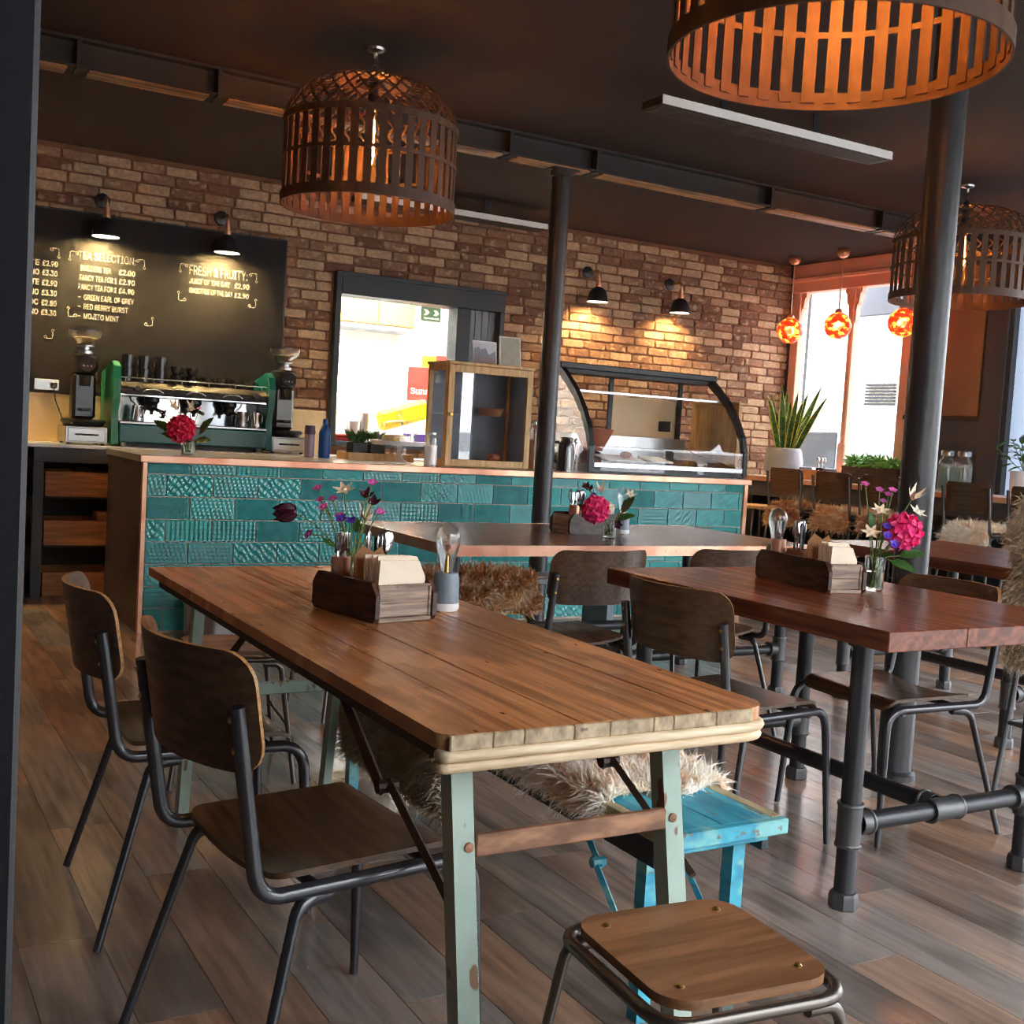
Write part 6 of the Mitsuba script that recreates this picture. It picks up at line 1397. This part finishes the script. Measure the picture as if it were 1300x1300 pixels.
fk = thing('fridge', 'white kitchen fridge behind the wooden display cabinet, seen through the hatch', 'fridge', [('body', P(turned(B(-0.29, 0.29, -0.2, 0.35, 0.001, 1.53, 0.01)), 'mat_white', False)), ('door', P(turned(B(-0.285, 0.285, -0.222, -0.2005, 0.02, 1.52, 0.006)), 'mat_white', False)), *[('sticker', P(turned(B(x - 0.03, x + 0.03, -0.226, -0.2225, z - 0.022, z + 0.022)), m, False)) for x, z, m in ((-0.12, 1.44, 'mat_grey_plastic'), (0.06, 1.43, 'mat_teal_paint'), (0.06, 1.33, 'mat_black'))]])
bx = thing('red_box', 'red cardboard box with pale lettering on top of the kitchen fridge', 'box', [('carton', P(turned(B(-0.19, 0.23, -0.18, 0.12, 1.5305, 1.87, 0.004)), 'mat_red', False)), ('lettering', P(turned(xf(meshkit.text_mesh('Sunny', 0.06, 0.001, True), M4(-0.16, -0.1805, 1.60, rx=90))), 'mat_petal_white', False))])
thing('red_carton', 'small half yellow, half red carton on top of the red box in the kitchen', 'box', [('red_side', P(turned(B(0.08, 0.22, -0.1, 0.05, 1.8705, 2.0, 0.003)), 'mat_red', False)), ('yellow_side', P(turned(B(-0.06, 0.0795, -0.1, 0.05, 1.8705, 1.99, 0.003)), 'mat_yellow', False))])
kt = thing('kitchen_worktop', 'steel kitchen worktop behind the hatch', 'worktop', [('top', P(B(3.2, 5.0, 9.6, 10.2, 1.06, 1.1, 0.003), 'mat_steel', False)), *[('leg', P(B(x, x + 0.04, y, y + 0.04, 0.001, 1.0595), 'mat_steel', False)) for x in (3.22, 4.94) for y in (9.62, 10.14)]])
yb = thing('yellow_packet', 'bright yellow packet with blue bands on the kitchen worktop', 'packet', [('body', P(xf(B(-0.26, 0.26, -0.06, 0.06, -0.09, 0.09, 0.03), M4(4.47, 9.8, 1.37, ry=-17)), 'mat_yellow', False)), *[('band', P(xf(B(x - 0.03, x + 0.03, -0.0615, 0.0615, -0.092, 0.092, 0.03), M4(4.47, 9.8, 1.37, ry=-17)), 'mat_blue', False)) for x in (-0.05, 0.235)]])
thing('purple_box', 'small purple box on the kitchen worktop beside the yellow packet', 'box', [('', P(B(4.45, 4.72, 9.66, 9.74, 1.1005, 1.2, 0.004), 'mat_purple', False))])
for i, (x, h, r) in enumerate(((3.62, 0.22, 0.05), (3.78, 0.3, 0.05), (3.98, 0.18, 0.06), (4.1, 0.26, 0.045))):
    thing('kitchen_pot', ['squat steel pot', 'tall steel pot', 'wide steel pot', 'narrow steel pot'][i] + ' on the kitchen worktop seen through the hatch', 'pot', [('', P(lathe([(0, 0.002), (r, 0), (r, h), (r * 1.1, h), (r * 1.1, h + 0.006), (r * 0.94, h + 0.006), (r * 0.94, 0.01), (0, 0.008)], 20), 'mat_steel', 40))], M4(x, 9.85, 1.1005), 'pots on the kitchen worktop')
thing('red_cloth', 'folded red cloth at the left end of the kitchen hatch', 'cloth', [('', P(cat(B(3.29, 3.5, 8.50, 8.6, 1.1205, 1.15, 0.008), B(3.30, 3.48, 8.51, 8.59, 1.1505, 1.175, 0.01)), 'mat_red', False))])

# ---------------------------------------------------------------- the street
struct('street', B(-40, 60, -60, 60, -0.3, -0.2), 'mat_street')
mat('mat_street', proc(lambda p, n, uv: mix(rgb(150, 150, 150), rgb(176, 174, 170), fbm(p.x * 0.8, p.y * 0.8, 0.0, 3))), 0.9)
mat('mat_facade', rgb(206, 200, 188), 0.8)
mat('mat_roof', rgb(120, 122, 128), 0.7)
def house(lab, x0, x1, y0, y1, h, face, ws):
    k = thing('house', lab, 'house', [('wall', P(B(x0, x1, y0, y1, -0.2, h), 'mat_facade', False)), ('roof', P(hull([(x0 - 0.3, y0 - 0.3, h), (x1 + 0.3, y0 - 0.3, h), (x0 - 0.3, y1 + 0.3, h), (x1 + 0.3, y1 + 0.3, h), ((x0 + x1) / 2, y0 - 0.3, h + 1.6), ((x0 + x1) / 2, y1 + 0.3, h + 1.6)]), 'mat_roof', False))])
    for (a, b, c, d) in ws:
        f = B(x0 - 0.03, x0, a, b, c, d) if face == 'x0' else B(a, b, y1, y1 + 0.03, c, d)
        w = part(k + '__window', P(f, 'mat_slate', False))
        g = B(x0 - 0.04, x0 - 0.031, a + 0.1, b - 0.1, c + 0.1, d - 0.1) if face == 'x0' else B(a + 0.1, b - 0.1, y1 + 0.031, y1 + 0.04, c + 0.1, d - 0.1)
        part(w + '__pane', P(g, 'mat_pot', False))
    return k
hk = house('pale house across the street seen through the window', 18.0, 26.0, 8, 21, 6.5, 'x0', [(10, 11.4, 1.0, 3.0), (19.0, 20.2, 1.2, 3.0), (10, 11.4, 4.2, 5.8), (13.5, 14.8, 4.2, 5.8)])
for i in range(7):
    part(hk + '__shutter_slat', P(B(17.93, 17.998, 16.0, 16.75, 2.28 + 0.065 * i, 2.315 + 0.065 * i), 'mat_black', False))
house('pale house on the near side of the street, behind the camera', -10, 12, -20, -14, 4.0, 'y1', [(x, x + 1.4, z, z + 1.5) for x in (-8, -4, 0, 4, 8) for z in (0.6, 2.3)])
car = Polygon([(-2.3, 0.25), (2.3, 0.25), (2.35, 0.9), (2.1, 1.15), (1.75, 1.85), (-2.2, 1.9), (-2.35, 1.7)]).buffer(0.08)
thing('van', 'grey blue parked van outside the window', 'van', [('body', P(xf(yz(extr(car, 1.7), 0), M4(14.2, 14.2, -0.1)), 'mat_pot', 30)), ('side_window', P(xf(yz(extr(Polygon([(-0.4, 1.1), (1.9, 1.1), (1.65, 1.65), (-0.4, 1.7)]), 0.02), 0), M4(14.179, 14.2, -0.1)), 'mat_black', False)), *[('wheel', P(xf(lathe([(0, 0), (0.26, 0), (0.31, 0.03), (0.31, 0.16), (0.26, 0.19), (0, 0.19)], 24), M4(14.16, 14.2 + yy, 0.111, ry=90)), 'mat_black', 40)) for yy in (-1.45, 1.45)]])
aw = thing('shop_sign', 'grey projecting sign board outside the top of the window', 'sign', [('board', P(B(8.9, 8.95, 7.85, 8.5, 2.66, 2.98, 0.01), 'mat_roof', False)), ('arm', P(cyl((8.1, 8.2, 3.0), (9.0, 8.2, 3.0), 0.02, 8), 'mat_black', 40))])
